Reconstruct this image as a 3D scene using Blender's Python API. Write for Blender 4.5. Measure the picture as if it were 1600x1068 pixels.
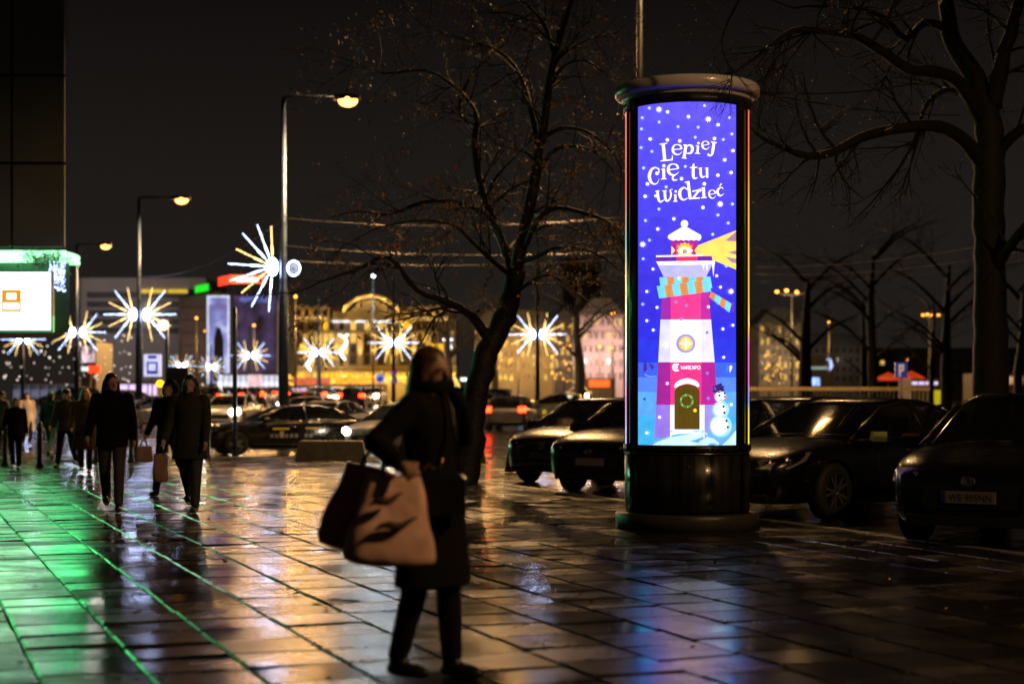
import bpy, bmesh, math, random
from mathutils import Vector, Matrix, Euler
from mathutils.geometry import tessellate_polygon
for o in list(bpy.data.objects): bpy.data.objects.remove(o)
scene = bpy.context.scene
COL = scene.collection
R = math.radians
F, HZ, EYE = 2550.0, 630.0, 1.35            # focal length in photo pixels, horizon row, eye height

# ---------------------------------------------------------------- camera
cam_d = bpy.data.cameras.new('camera'); cam = bpy.data.objects.new('camera', cam_d); COL.objects.link(cam)
cam.location = (0, 0, EYE); cam.rotation_euler = (R(90), 0, 0)
cam_d.sensor_width = 36; cam_d.lens = 36 * F / 1600; cam_d.shift_y = (HZ - 534) / 1600
cam_d.clip_end = 3000; cam_d.clip_start = .05
cam_d.dof.use_dof = True; cam_d.dof.focus_distance = 17.25; cam_d.dof.aperture_fstop = 1.35; cam_d.dof.aperture_blades = 0
scene.camera = cam
# ---------------------------------------------------------------- night sky
world = bpy.data.worlds.new('World'); scene.world = world; world.use_nodes = True
wn = world.node_tree; wn.nodes.clear()
def wnode(t, **k):
    n = wn.nodes.new(t)
    for a, b in k.items(): setattr(n, a, b)
    return n
w_out = wnode('ShaderNodeOutputWorld'); w_bg = wnode('ShaderNodeBackground'); w_bg2 = wnode('ShaderNodeBackground'); w_add = wnode('ShaderNodeAddShader')
w_tc = wnode('ShaderNodeTexCoord'); w_sep = wnode('ShaderNodeSeparateXYZ'); w_r = wnode('ShaderNodeValToRGB')
w_sky = wnode('ShaderNodeTexSky', sky_type='NISHITA', sun_disc=False, sun_elevation=R(-12), sun_rotation=R(200))
wn.links.new(w_tc.outputs['Generated'], w_sep.inputs[0]); wn.links.new(w_sep.outputs['Z'], w_r.inputs[0])
cr = w_r.color_ramp; cr.elements[0].position = 0; cr.elements[0].color = (.0160, .0128, .0108, 1)
cr.elements[1].position = .27; cr.elements[1].color = (.0036, .0028, .0025, 1)
e = cr.elements.new(.12); e.color = (.0128, .0106, .0094, 1)
wn.links.new(w_r.outputs[0], w_bg.inputs[0]); w_bg.inputs[1].default_value = 1.0
wn.links.new(w_sky.outputs[0], w_bg2.inputs[0]); w_bg2.inputs[1].default_value = 0.002
wn.links.new(w_bg.outputs[0], w_add.inputs[0]); wn.links.new(w_bg2.outputs[0], w_add.inputs[1]); wn.links.new(w_add.outputs[0], w_out.inputs[0])
vs = scene.view_settings; vs.view_transform = 'Standard'; vs.look = 'None'; vs.gamma = 1; vs.exposure = 0; vs.use_curve_mapping = False
scene.render.engine = 'CYCLES'
cy = scene.cycles; cy.use_denoising = True; cy.denoiser = 'OPENIMAGEDENOISE'; cy.max_bounces = 6; cy.diffuse_bounces = 2; cy.glossy_bounces = 4
cy.transmission_bounces = 6; cy.transparent_max_bounces = 12; cy.sample_clamp_indirect = 4; cy.sample_clamp_direct = 40
cy.caustics_reflective = False; cy.caustics_refractive = False; cy.use_light_tree = True; cy.use_adaptive_sampling = False

# ---------------------------------------------------------------- helpers
def P(px, py, Y): return Vector(((px - 800) * Y / F, Y, EYE + (HZ - py) * Y / F))
def X(px, Y): return (px - 800) * Y / F
def lin(c):
    return tuple((v/255/12.92 if v/255 <= .04045 else ((v/255+.055)/1.055)**2.4) for v in c)
def road_z(Y):
    pts = [(-50,-.1),(50,-.1),(80,.35),(100,.85),(130,1.25),(250,1.8),(420,2.1),(1200,2.1)]
    for (a, za), (b, zb) in zip(pts, pts[1:]):
        if Y <= b: return za + (zb-za)*(Y-a)/(b-a)
    return 2.1
_M = {}
def mat(name, col, rough=.5, metal=0., em=None, es=0., var=.15, vscale=6., bump=0., bscale=60., coat=0., spec=.5, rvar=0., alpha=None, em_var=0., streak=False):
    if name in _M: return _M[name]
    m = bpy.data.materials.new(name); m.use_nodes = True; nt = m.node_tree; p = nt.nodes['Principled BSDF']
    tc = nt.nodes.new('ShaderNodeTexCoord'); nz = nt.nodes.new('ShaderNodeTexNoise'); nz.inputs['Scale'].default_value = vscale; nz.inputs['Detail'].default_value = 4
    if streak:
        mp = nt.nodes.new('ShaderNodeMapping'); mp.inputs['Scale'].default_value = (9,9,.5); nt.links.new(tc.outputs['Object'], mp.inputs[0]); nt.links.new(mp.outputs[0], nz.inputs['Vector'])
    else: nt.links.new(tc.outputs['Object'], nz.inputs['Vector'])
    mr = nt.nodes.new('ShaderNodeMapRange'); mr.inputs['From Min'].default_value = .3; mr.inputs['From Max'].default_value = .7
    mr.inputs['To Min'].default_value = 1-var; mr.inputs['To Max'].default_value = 1+var
    nt.links.new(nz.outputs['Fac'], mr.inputs['Value'])
    vm = nt.nodes.new('ShaderNodeVectorMath'); vm.operation = 'SCALE'; vm.inputs[0].default_value = col[:3]
    nt.links.new(mr.outputs[0], vm.inputs['Scale']); nt.links.new(vm.outputs[0], p.inputs['Base Color'])
    p.inputs['Roughness'].default_value = rough; p.inputs['Metallic'].default_value = metal
    p.inputs['Specular IOR Level'].default_value = spec
    if coat: p.inputs['Coat Weight'].default_value = coat; p.inputs['Coat Roughness'].default_value = .06
    if rvar:
        r2 = nt.nodes.new('ShaderNodeMapRange'); r2.inputs['From Min'].default_value = .35; r2.inputs['From Max'].default_value = .65
        r2.inputs['To Min'].default_value = max(.02, rough-rvar); r2.inputs['To Max'].default_value = rough+rvar
        nt.links.new(nz.outputs['Fac'], r2.inputs['Value']); nt.links.new(r2.outputs[0], p.inputs['Roughness'])
    if bump:
        n2 = nt.nodes.new('ShaderNodeTexNoise'); n2.inputs['Scale'].default_value = bscale; n2.inputs['Detail'].default_value = 3
        nt.links.new(tc.outputs['Object'], n2.inputs['Vector'])
        b = nt.nodes.new('ShaderNodeBump'); b.inputs['Strength'].default_value = bump; b.inputs['Distance'].default_value = .02
        nt.links.new(n2.outputs['Fac'], b.inputs['Height']); nt.links.new(b.outputs[0], p.inputs['Normal'])
    if em:
        p.inputs['Emission Strength'].default_value = es; p.inputs['Emission Color'].default_value = (*em[:3], 1)
        if em_var:
            n3 = nt.nodes.new('ShaderNodeTexNoise'); n3.inputs['Scale'].default_value = vscale; nt.links.new(tc.outputs['Object'], n3.inputs['Vector'])
            m3 = nt.nodes.new('ShaderNodeMapRange'); m3.inputs['From Min'].default_value = .35; m3.inputs['From Max'].default_value = .65
            m3.inputs['To Min'].default_value = es*(1-em_var); m3.inputs['To Max'].default_value = es*(1+em_var)
            nt.links.new(n3.outputs['Fac'], m3.inputs['Value']); nt.links.new(m3.outputs[0], p.inputs['Emission Strength'])
    if alpha is not None: p.inputs['Alpha'].default_value = alpha
    _M[name] = m; return m
def glow(name, col, es, var=.25, vscale=3.):
    return mat(name, (.05,.05,.05), .4, em=lin(col), es=es, vscale=vscale, em_var=var)

def link(o, parent=None):
    COL.objects.link(o)
    if parent is not None: o.parent = parent
    return o
def tag(o, label=None, cat=None, group=None, kind=None):
    if label: o['label'] = label
    if cat: o['category'] = cat
    if group: o['group'] = group
    if kind: o['kind'] = kind
    return o
def empty(name, loc, label=None, cat=None, group=None, rz=0., kind=None):
    o = bpy.data.objects.new(name, None); o.location = loc; o.rotation_euler = (0,0,rz); o.empty_display_size = .2
    link(o); return tag(o, label, cat, group, kind)
def copy_tree(o, parent=None):
    c = o.copy(); COL.objects.link(c); c.parent = parent
    for ch in list(o.children): copy_tree(ch, c)
    return c
class MB:
    def __init__(s): s.v=[]; s.f=[]; s.mi=[]; s.sm=[]
    def add(s, vs, fs, mi=0, smooth=False):
        b=len(s.v); s.v += [tuple(v) for v in vs]; s.f += [tuple(i+b for i in f) for f in fs]; s.mi += [mi]*len(fs); s.sm += [smooth]*len(fs)
    def box(s, x0,x1,y0,y1,z0,z1, mi=0, M=None):
        vs=[Vector(p) for p in ((x0,y0,z0),(x1,y0,z0),(x1,y1,z0),(x0,y1,z0),(x0,y0,z1),(x1,y0,z1),(x1,y1,z1),(x0,y1,z1))]
        if M: vs=[M@v for v in vs]
        s.add(vs, [(3,2,1,0),(4,5,6,7),(0,1,5,4),(1,2,6,5),(2,3,7,6),(3,0,4,7)], mi)
    def bevbox(s, x0,x1,y0,y1,z0,z1, b, mi=0, M=None):
        vs=[]
        for z,i in ((z0,0),(z1-b,0),(z1,b)):
            vs += [Vector((x0+i,y0+i,z)),Vector((x1-i,y0+i,z)),Vector((x1-i,y1-i,z)),Vector((x0+i,y1-i,z))]
        if M: vs=[M@v for v in vs]
        fs=[(3,2,1,0),(8,9,10,11)]
        for k in (0,4):
            for i in range(4):
                j=(i+1)%4; fs.append((k+i,k+j,k+4+j,k+4+i))
        s.add(vs,fs,mi)
    def tube(s, pts, rs, n=8, mi=0, cap=True, smooth=True):
        pts=[Vector(p) for p in pts]
        if not hasattr(rs,'__len__'): rs=[rs]*len(pts)
        vs=[]; fs=[]; up=None
        for i,p in enumerate(pts):
            d=(pts[min(i+1,len(pts)-1)]-pts[max(i-1,0)])
            d=d.normalized() if d.length>1e-9 else Vector((0,0,1))
            if up is None:
                up=Vector((0,0,1)) if abs(d.z)<.9 else Vector((1,0,0))
            a=d.cross(up)
            if a.length<1e-6: a=d.orthogonal()
            a.normalize(); b=a.cross(d).normalized(); up=b
            for k in range(n):
                t=2*math.pi*k/n; vs.append(p+(a*math.cos(t)+b*math.sin(t))*rs[i])
        for i in range(len(pts)-1):
            for k in range(n):
                k2=(k+1)%n; fs.append((i*n+k,(i+1)*n+k,(i+1)*n+k2,i*n+k2))
        s.add(vs,fs,mi,smooth)
        if cap:
            b=len(s.v)-len(vs)
            s.f.append(tuple(b+k for k in range(n))); s.mi.append(mi); s.sm.append(False)
            s.f.append(tuple(b+(len(pts)-1)*n+k for k in reversed(range(n)))); s.mi.append(mi); s.sm.append(False)
    def lathe(s, prof, n=48, mi=0, c=(0,0), a0=0., a1=2*math.pi, smooth=True):
        full = abs(a1-a0-2*math.pi)<1e-6; m = n if full else n+1
        vs=[]; fs=[]
        for r,z in prof:
            for k in range(m):
                t=a0+(a1-a0)*k/n; vs.append((c[0]+r*math.cos(t), c[1]+r*math.sin(t), z))
        for i in range(len(prof)-1):
            for k in range(n):
                k2=(k+1)%m; fs.append((i*m+k,i*m+k2,(i+1)*m+k2,(i+1)*m+k))
        s.add(vs,fs,mi,smooth)
    def ell(s, c, r, mi=0, n=12, m=8, M=None, smooth=True):
        c=Vector(c); r=Vector(r if hasattr(r,'__len__') else (r,r,r)); vs=[]; fs=[]
        vs.append(Vector((0,0,-r.z)))
        for i in range(1,m):
            ph=-math.pi/2+math.pi*i/m
            for k in range(n):
                t=2*math.pi*k/n; vs.append(Vector((r.x*math.cos(ph)*math.cos(t), r.y*math.cos(ph)*math.sin(t), r.z*math.sin(ph))))
        vs.append(Vector((0,0,r.z))); L=len(vs)-1
        for k in range(n):
            k2=(k+1)%n; fs.append((0,1+k2,1+k)); fs.append((L,1+(m-2)*n+k,1+(m-2)*n+k2))
            for i in range(m-2): fs.append((1+i*n+k,1+i*n+k2,1+(i+1)*n+k2,1+(i+1)*n+k))
        if M: vs=[M@v for v in vs]
        s.add([v+c for v in vs], fs, mi, smooth)
    def prism(s, poly, y0, y1, mi=0, axis='y', M=None):
        """polygon of (x,z) pushed from y0 to y1"""
        n=len(poly); A=sum(poly[i][0]*poly[(i+1)%n][1]-poly[(i+1)%n][0]*poly[i][1] for i in range(n))
        if A<0: poly=list(reversed(poly))
        f=(lambda a,b,c:(a,c,b)) if axis=='y' else ((lambda a,b,c:(c,a,b)) if axis=='x' else (lambda a,b,c:(a,b,c)))
        vs=[Vector(f(a,b,y0)) for a,b in poly]+[Vector(f(a,b,y1)) for a,b in poly]
        if M: vs=[M@v for v in vs]
        tri=tessellate_polygon([[Vector((a,b,0)) for a,b in poly]])
        fs=[tuple(t) for t in tri]+[tuple(i+n for i in reversed(t)) for t in tri]
        for i in range(n):
            j=(i+1)%n; fs.append((i,j,j+n,i+n))
        s.add(vs,fs,mi)
    def mesh(s, name, mats):
        me=bpy.data.meshes.new(name); me.from_pydata(s.v,[],s.f)
        for m in (mats if isinstance(mats,(list,tuple)) else [mats]): me.materials.append(m)
        me.polygons.foreach_set('material_index', s.mi); me.polygons.foreach_set('use_smooth', s.sm); me.update()
        return me
    def build(s, name, mats, parent=None, fix=True, loc=None, **k):
        me=s.mesh(name,mats)
        if fix:
            bm=bmesh.new(); bm.from_mesh(me); bmesh.ops.recalc_face_normals(bm, faces=bm.faces); bm.to_mesh(me); bm.free()
        o=bpy.data.objects.new(name,me); link(o,parent)
        if loc is not None: o.location=loc
        return tag(o,**k)
def inst(name, me, parent, loc, rot=(0,0,0), sc=(1,1,1)):
    o=bpy.data.objects.new(name,me); link(o,parent); o.location=loc; o.rotation_euler=rot; o.scale=sc; return o
def apply_mods(o):
    dg=bpy.context.evaluated_depsgraph_get(); dg.update()
    me=bpy.data.meshes.new_from_object(o.evaluated_get(dg)); o.modifiers.clear(); o.data=me
    return o
def lamp_point(parent, loc, col, watts, size=.12, name='lamp_light'):
    d=bpy.data.lights.new(name,'POINT'); d.energy=watts; d.color=col; d.shadow_soft_size=size
    o=bpy.data.objects.new(name,d); link(o,parent); o.location=loc; return o
def text_mesh(body, size, mat_, parent, loc, rot, name='lettering', ext=.002, align='CENTER', sx=1.):
    c=bpy.data.curves.new(name,'FONT'); c.body=body; c.size=size; c.extrude=ext; c.align_x=align; c.resolution_u=2
    t=bpy.data.objects.new(name,c); COL.objects.link(t)
    dg=bpy.context.evaluated_depsgraph_get(); dg.update(); me=bpy.data.meshes.new_from_object(t.evaluated_get(dg))
    bpy.data.objects.remove(t); me.materials.clear(); me.materials.append(mat_)
    o=bpy.data.objects.new(name,me); link(o,parent); o.location=loc; o.rotation_euler=rot; o.scale=(sx,1,1); return o

# ---------------------------------------------------------------- materials
def wet_stone(name, base, rmin, rmax, pud=.56, scale=1.6, grain=90., gb=.35, world_space=True, var=.25):
    """wet paving: dull where the film is thin, mirror-like where water stands"""
    m=bpy.data.materials.new(name); m.use_nodes=True; nt=m.node_tree; p=nt.nodes['Principled BSDF']; L=nt.links.new
    g=nt.nodes.new('ShaderNodeNewGeometry'); N=nt.nodes.new
    n1=N('ShaderNodeTexNoise'); n1.inputs['Scale'].default_value=scale; n1.inputs['Detail'].default_value=6; n1.inputs['Roughness'].default_value=.6
    n2=N('ShaderNodeTexNoise'); n2.inputs['Scale'].default_value=grain; n2.inputs['Detail'].default_value=3
    n3=N('ShaderNodeTexNoise'); n3.inputs['Scale'].default_value=.35; n3.inputs['Detail'].default_value=3
    n4=N('ShaderNodeTexNoise'); n4.inputs['Scale'].default_value=14; n4.inputs['Detail'].default_value=4
    for n in (n1,n2,n3,n4): L(g.outputs['Position'], n.inputs['Vector'])
    r=N('ShaderNodeMapRange'); r.inputs['From Min'].default_value=.38; r.inputs['From Max'].default_value=.62; r.inputs['To Min'].default_value=rmin; r.inputs['To Max'].default_value=rmax
    L(n1.outputs['Fac'], r.inputs['Value'])
    ad=N('ShaderNodeMath'); ad.operation='ADD'; L(n1.outputs['Fac'], ad.inputs[0]); L(n3.outputs['Fac'], ad.inputs[1])
    pr=N('ShaderNodeMapRange'); pr.inputs['From Min'].default_value=pud*2; pr.inputs['From Max'].default_value=pud*2+.05; L(ad.outputs[0], pr.inputs['Value'])
    mx=N('ShaderNodeMix'); mx.data_type='FLOAT'; L(pr.outputs[0], mx.inputs[0]); L(r.outputs[0], mx.inputs[2]); mx.inputs[3].default_value=.035
    oi=N('ShaderNodeObjectInfo')
    rr=N('ShaderNodeMapRange'); rr.inputs['To Min'].default_value=.72; rr.inputs['To Max'].default_value=1.35; L(oi.outputs['Random'], rr.inputs['Value'])
    rm=N('ShaderNodeMath'); rm.operation='MULTIPLY'; L(mx.outputs[0], rm.inputs[0]); L(rr.outputs[0], rm.inputs[1]); L(rm.outputs[0], p.inputs['Roughness'])
    c=N('ShaderNodeMapRange'); c.inputs['From Min'].default_value=.3; c.inputs['From Max'].default_value=.7; c.inputs['To Min'].default_value=1-var; c.inputs['To Max'].default_value=1+var
    L(n4.outputs['Fac'], c.inputs['Value'])
    oc=N('ShaderNodeMapRange'); oc.inputs['To Min'].default_value=.75; oc.inputs['To Max'].default_value=1.25; L(oi.outputs['Random'], oc.inputs['Value'])
    mm=N('ShaderNodeMath'); mm.operation='MULTIPLY'; L(c.outputs[0], mm.inputs[0]); L(oc.outputs[0], mm.inputs[1])
    vm=N('ShaderNodeVectorMath'); vm.operation='SCALE'; vm.inputs[0].default_value=base; L(mm.outputs[0], vm.inputs['Scale']); L(vm.outputs[0], p.inputs['Base Color'])
    inv=N('ShaderNodeMapRange'); inv.inputs['To Min'].default_value=gb; inv.inputs['To Max'].default_value=.0; L(pr.outputs[0], inv.inputs['Value'])
    b=N('ShaderNodeBump'); b.inputs['Distance'].default_value=.0011; L(inv.outputs[0], b.inputs['Strength']); L(n2.outputs['Fac'], b.inputs['Height'])
    b2=N('ShaderNodeBump'); b2.inputs['Distance'].default_value=.003; b2.inputs['Strength'].default_value=gb*.6; L(n4.outputs['Fac'], b2.inputs['Height']); L(b.outputs[0], b2.inputs['Normal'])
    L(b2.outputs[0], p.inputs['Normal']); p.inputs['Specular IOR Level'].default_value=.6
    return m
M_slab = wet_stone('wet_slab', (.017,.0145,.0125), .12, .28, pud=.585, scale=1.1)
M_grout = wet_stone('wet_joint', (.012,.011,.010), .15, .5, pud=.7, scale=5)
M_asph = wet_stone('wet_asphalt', (.014,.013,.0125), .16, .42, pud=.56, grain=140, gb=.5)
M_far = wet_stone('wet_road', (.03,.027,.025), .2, .4, pud=.6, scale=.6, grain=30, gb=.5)
M_paint_black = mat('black_car_paint', (.003,.003,.0035), .2, coat=.9, var=.05, bump=.08, bscale=160)
M_paint_grey = mat('grey_car_paint', (.05,.048,.05), .25, metal=.4, coat=.8, var=.05, bump=.2, bscale=160)
M_paint_silver = mat('silver_car_paint', (.32,.32,.33), .28, metal=.6, coat=.8, var=.05)
M_paint_white = mat('white_car_paint', (.6,.6,.6), .25, coat=.8, var=.05)
M_paint_red = mat('red_car_paint', (.25,.02,.02), .25, coat=.8, var=.05)
M_paint_blue = mat('blue_car_paint', (.02,.03,.08), .25, coat=.8, var=.05)
M_glass = mat('car_glass', (.004,.005,.006), .025, spec=.6, var=.05, alpha=.86)
M_dark = mat('dark_plastic', (.008,.008,.008), .45)
M_rubber = mat('tyre_rubber', (.012,.012,.012), .7, bump=.3, bscale=40)
M_rim = mat('alloy_rim', (.35,.33,.30), .3, metal=.9)
M_chrome = mat('chrome_trim', (.6,.6,.6), .12, metal=1.)
M_lens = mat('clear_lamp_lens', (.25,.26,.28), .08, metal=.55, spec=.8, bump=.6, bscale=28)
M_tail = mat('red_lamp_lens', (.16,.008,.006), .12, spec=.8)
M_head_on = glow('headlight_lit', (255,240,205), 60)
M_tail_on = glow('tail_light_lit', (255,40,12), 16)
M_plate = mat('plate_white', (.14,.13,.13), .35)
M_plate_t = mat('plate_black_print', (.01,.01,.01), .5)
M_plate_b = mat('plate_blue_print', (.01,.03,.2), .5)
M_bark = mat('wet_bark', (.017,.014,.012), .6, var=.4, vscale=9, bump=.9, bscale=22)
M_bark_d = mat('dark_wet_bark', (.0035,.0033,.003), .75, var=.4, vscale=9, bump=.9, bscale=22)
M_leaf = mat('leaf_drop_tan', (.5,.28,.11), .45, var=.4)  # pale brown for dry leaves and for raindrops glinting in lamplight
M_pole = mat('grey_pole_star_blue', (.035,.06,.115), .35, metal=.3, rvar=.08)  # blue of the star light is put into the grey pole colour
M_dkmetal = mat('dark_grey_metal', (.018,.018,.019), .32, metal=.2, coat=.15, rvar=.16, vscale=1.5, var=.5, streak=True)
M_conc = mat('damp_concrete', (.16,.15,.12), .55, var=.3, bump=.4, bscale=30)
# ================================================================ ground, paving, road
TH = R(20.6); U = Vector((-math.sin(TH), math.cos(TH), 0)); V = Vector((math.cos(TH), math.sin(TH), 0))
rnd = random.Random(7)
gs = MB(); gs.add([(-900,-120,-.35),(900,-120,-.35),(900,1300,-.35),(-900,1300,-.35)], [(0,1,2,3)]); gs.build('ground', M_asph, kind='structure')
# far carriageway, rising gently
rd = MB(); ys=[41.2,50,60,70,80,95,110,130,160,200,250,320,420,1200]
vs=[]; fs=[]
for y in ys: vs += [(-500,y,road_z(y)),(500,y,road_z(y))]
for i in range(len(ys)-1): fs.append((2*i,2*i+1,2*i+3,2*i+2))
rd.add(vs,fs); rd.build('road', M_far, kind='structure')
# parking strip beyond the slabs
V0 = 1.16; WV, WU = .514, .490; VMAX = V0+WV*16
pk = MB(); pts=[]
def uv(u,v,z=0): p=U*u+V*v; return Vector((p.x,p.y,z))
a=uv(-12,VMAX+.16); b=uv(-12,70); 
def at_y(v,y,z): # point on line v=const at depth y
    u=(y-V.y*v)/U.y; return uv(u,v,z)
c=at_y(70,41.2,0); d=at_y(VMAX+.16,41.2,0)
for q in (a,b,c,d): q.z=-.022
pk.add([a,b,c,d],[(0,1,2,3)]); pk.build('parking_ground', M_asph, kind='structure')
# bed under the slabs
bd = MB(); q=[uv(-12,-22,-.03),uv(-12,VMAX+.02,-.03),at_y(VMAX+.02,41.05,-.03),at_y(-22,41.05,-.03)]
bd.add(q,[(0,1,2,3)]); pave=bd.build('pavement', M_grout, kind='structure')
# slabs
sl=MB(); sl.bevbox(-WV/2+.006,WV/2-.006,-WU/2+.010,WU/2-.010,-.028,0,.012)
slab_me=sl.mesh('slab',M_slab)
cells=[]
stag={}
for k in range(-44,16):
    vc=V0+WV*(k+.5); stag[k]=rnd.choice([0,.22,.5,.5,.74,.28])*WU+rnd.uniform(-.02,.02)
    for j in range(-24,104):
        uc=WU*j+stag[k]+.05; p=U*uc+V*vc
        if p.y+.45>41: continue
        cells.append((p.x,p.y,k))
def inview(c):
    x,y,_=c
    if y<7.2: return False
    px=800+x*F/y
    return -40<px<1640
near=sorted([c for c in cells if inview(c)], key=lambda c:(c[0]**2+c[1]**2))[:296]
ns=set(near)
ZA=math.atan2(U.y,U.x)-math.pi/2
def slab_mat(x,y):
    return Matrix.Translation((x,y,rnd.gauss(0,.002)))@Euler((rnd.gauss(0,.0085),rnd.gauss(0,.0085),ZA+rnd.gauss(0,.003))).to_matrix().to_4x4()
for x,y,k in near:
    o=bpy.data.objects.new('slab',slab_me); link(o,pave); o.matrix_local=slab_mat(x,y)
sf=MB()
for c_ in cells:
    if c_ in ns: continue
    x,y,k=c_
    if x<-22 : continue
    sf.bevbox(-WV/2+.006,WV/2-.006,-WU/2+.010,WU/2-.010,-.028,0,.012,M=slab_mat(x,y))
sf.build('slab_field',M_slab,pave,fix=False,kind='stuff')
# kerb along the parking strip and along the road: stones end to end
kb=MB(); kb.bevbox(-.07,.07,-.49,.49,-.2,0.004,.012); kme=kb.mesh('kerb_stone',M_conc)
kerb=empty('kerb',(0,0,0),kind='structure')
for i in range(-8,42):
    p=uv(i*1.0,VMAX+.085)
    if p.y>40.6: continue
    o=inst('kerb_stone',kme,kerb,(p.x,p.y,rnd.gauss(0,.001)),(0,0,ZA))
for i in range(-26,8):
    inst('kerb_stone',kme,kerb,(i*1.0,41.13,0),(0,0,R(90)))
# a few fallen leaves and grit on the slabs
lb=MB(); rl=random.Random(21)
for k in range(420):
    Yq=rl.uniform(7.6,26)**1.0; Xq=rl.uniform(-.42,.40)*Yq; s_=rl.choice([.006,.008,.010,.012,.02,.03]); M=Euler((rl.gauss(0,.3),rl.gauss(0,.3),rl.uniform(0,6))).to_matrix()
    lb.add([Vector((Xq,Yq,.007))+M@Vector(v)*s_ for v in ((-1,0,0),(-.3,-.55,.1),(.5,-.45,0),(1,0,.15),(.4,.5,.05),(-.4,.45,0))],[(0,1,2,3,4,5)])
lb.build('fallen_leaf',mat('wet_fallen_leaf',(.12,.075,.03),.25,var=.5,vscale=.8),fix=False,kind='stuff',label='fallen leaves and grit scattered over the wet slabs',cat='fallen leaves')
# ================================================================ advertising column
CX, CY, RB = 1.92, 17.9, .685
colm=empty('advertising_column',(CX,CY,0),'round dark advertising column with a lit blue lighthouse poster on the wet pavement','advertising column')
b_=MB(); b_.lathe([(0,-.01),(.786,-.01),(.786,.15),(.775,.166),(.70,.17),(0,.17)],72); b_.build('base',mat('base_concrete',(.05,.045,.04),.35,var=.2,bump=.2),colm)
b_=MB(); b_.lathe([(0,.171),(.672,.171),(.672,4.64),(0,4.64)],72); b_.build('core',M_dkmetal,colm)
# lower door panel ring, three leaves, a lock
for k in range(3):
    a0=R(-96.1+120*k-57); a1=R(-96.1+120*k+57)
    b_=MB(); b_.lathe([(.673,.19),(.684,.195),(.684,.795),(.673,.80)],24,a0=a0,a1=a1); b_.build('lower_door',M_dkmetal,colm)
    # frame round each poster
    hp=R(51.2)
    for sgn in (-1,1):
        am=R(-96.1+120*k); aa,bb=sorted((am+sgn*hp, am+sgn*R(57.5)))
        b_=MB(); b_.lathe([(.673,.852),(.700,.855),(.700,4.625),(.673,4.628)],4,a0=aa,a1=bb); b_.build('frame_stile',M_dkmetal,colm)
    b_=MB(); b_.lathe([(.673,.832),(.698,.836),(.698,.905),(.6745,.908)],24,a0=R(-96.1+120*k)-hp,a1=R(-96.1+120*k)+hp); b_.build('frame_rail',M_dkmetal,colm)
    b_=MB(); b_.lathe([(.6745,4.532),(.698,4.535),(.698,4.625),(.673,4.628)],24,a0=R(-96.1+120*k)-hp,a1=R(-96.1+120*k)+hp); b_.build('frame_rail',M_dkmetal,colm)
    # slim post between two posters
    am=R(-96.1+120*k+60); b_=MB(); b_.lathe([(.671,.19),(.696,.19),(.696,4.63),(.671,4.63)],3,a0=am-R(2.2),a1=am+R(2.2)); b_.build('corner_post',M_dkmetal,colm)
b_=MB(); b_.lathe([(.674,.808),(.694,.811),(.694,.821),(.674,.824)],72); b_.build('trim_ring',mat('trim_steel',(.25,.25,.25),.25,metal=.9),colm)
b_=MB(); b_.tube([(-.06,-.70,.685),(-.06,-.68,.685)],.012,10); b_.box(-.045,.03,-.692,-.686,.683,.687); b_.build('lock',mat('brass',(.35,.25,.12),.3,metal=.9),colm)
M_cap=mat('cap_paint',(.66,.62,.68),.24,coat=.5,var=.12,vscale=3,bump=.1)
b_=MB(); b_.lathe([(0,4.63),(.70,4.632),(.705,4.645),(.712,4.668),(.738,4.675),(.775,4.69),(.791,4.715),(.793,4.765),(.784,4.795),(.765,4.812),(.60,4.83),(0,4.86)],96)
b_.build('cap',M_cap,colm)

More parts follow.
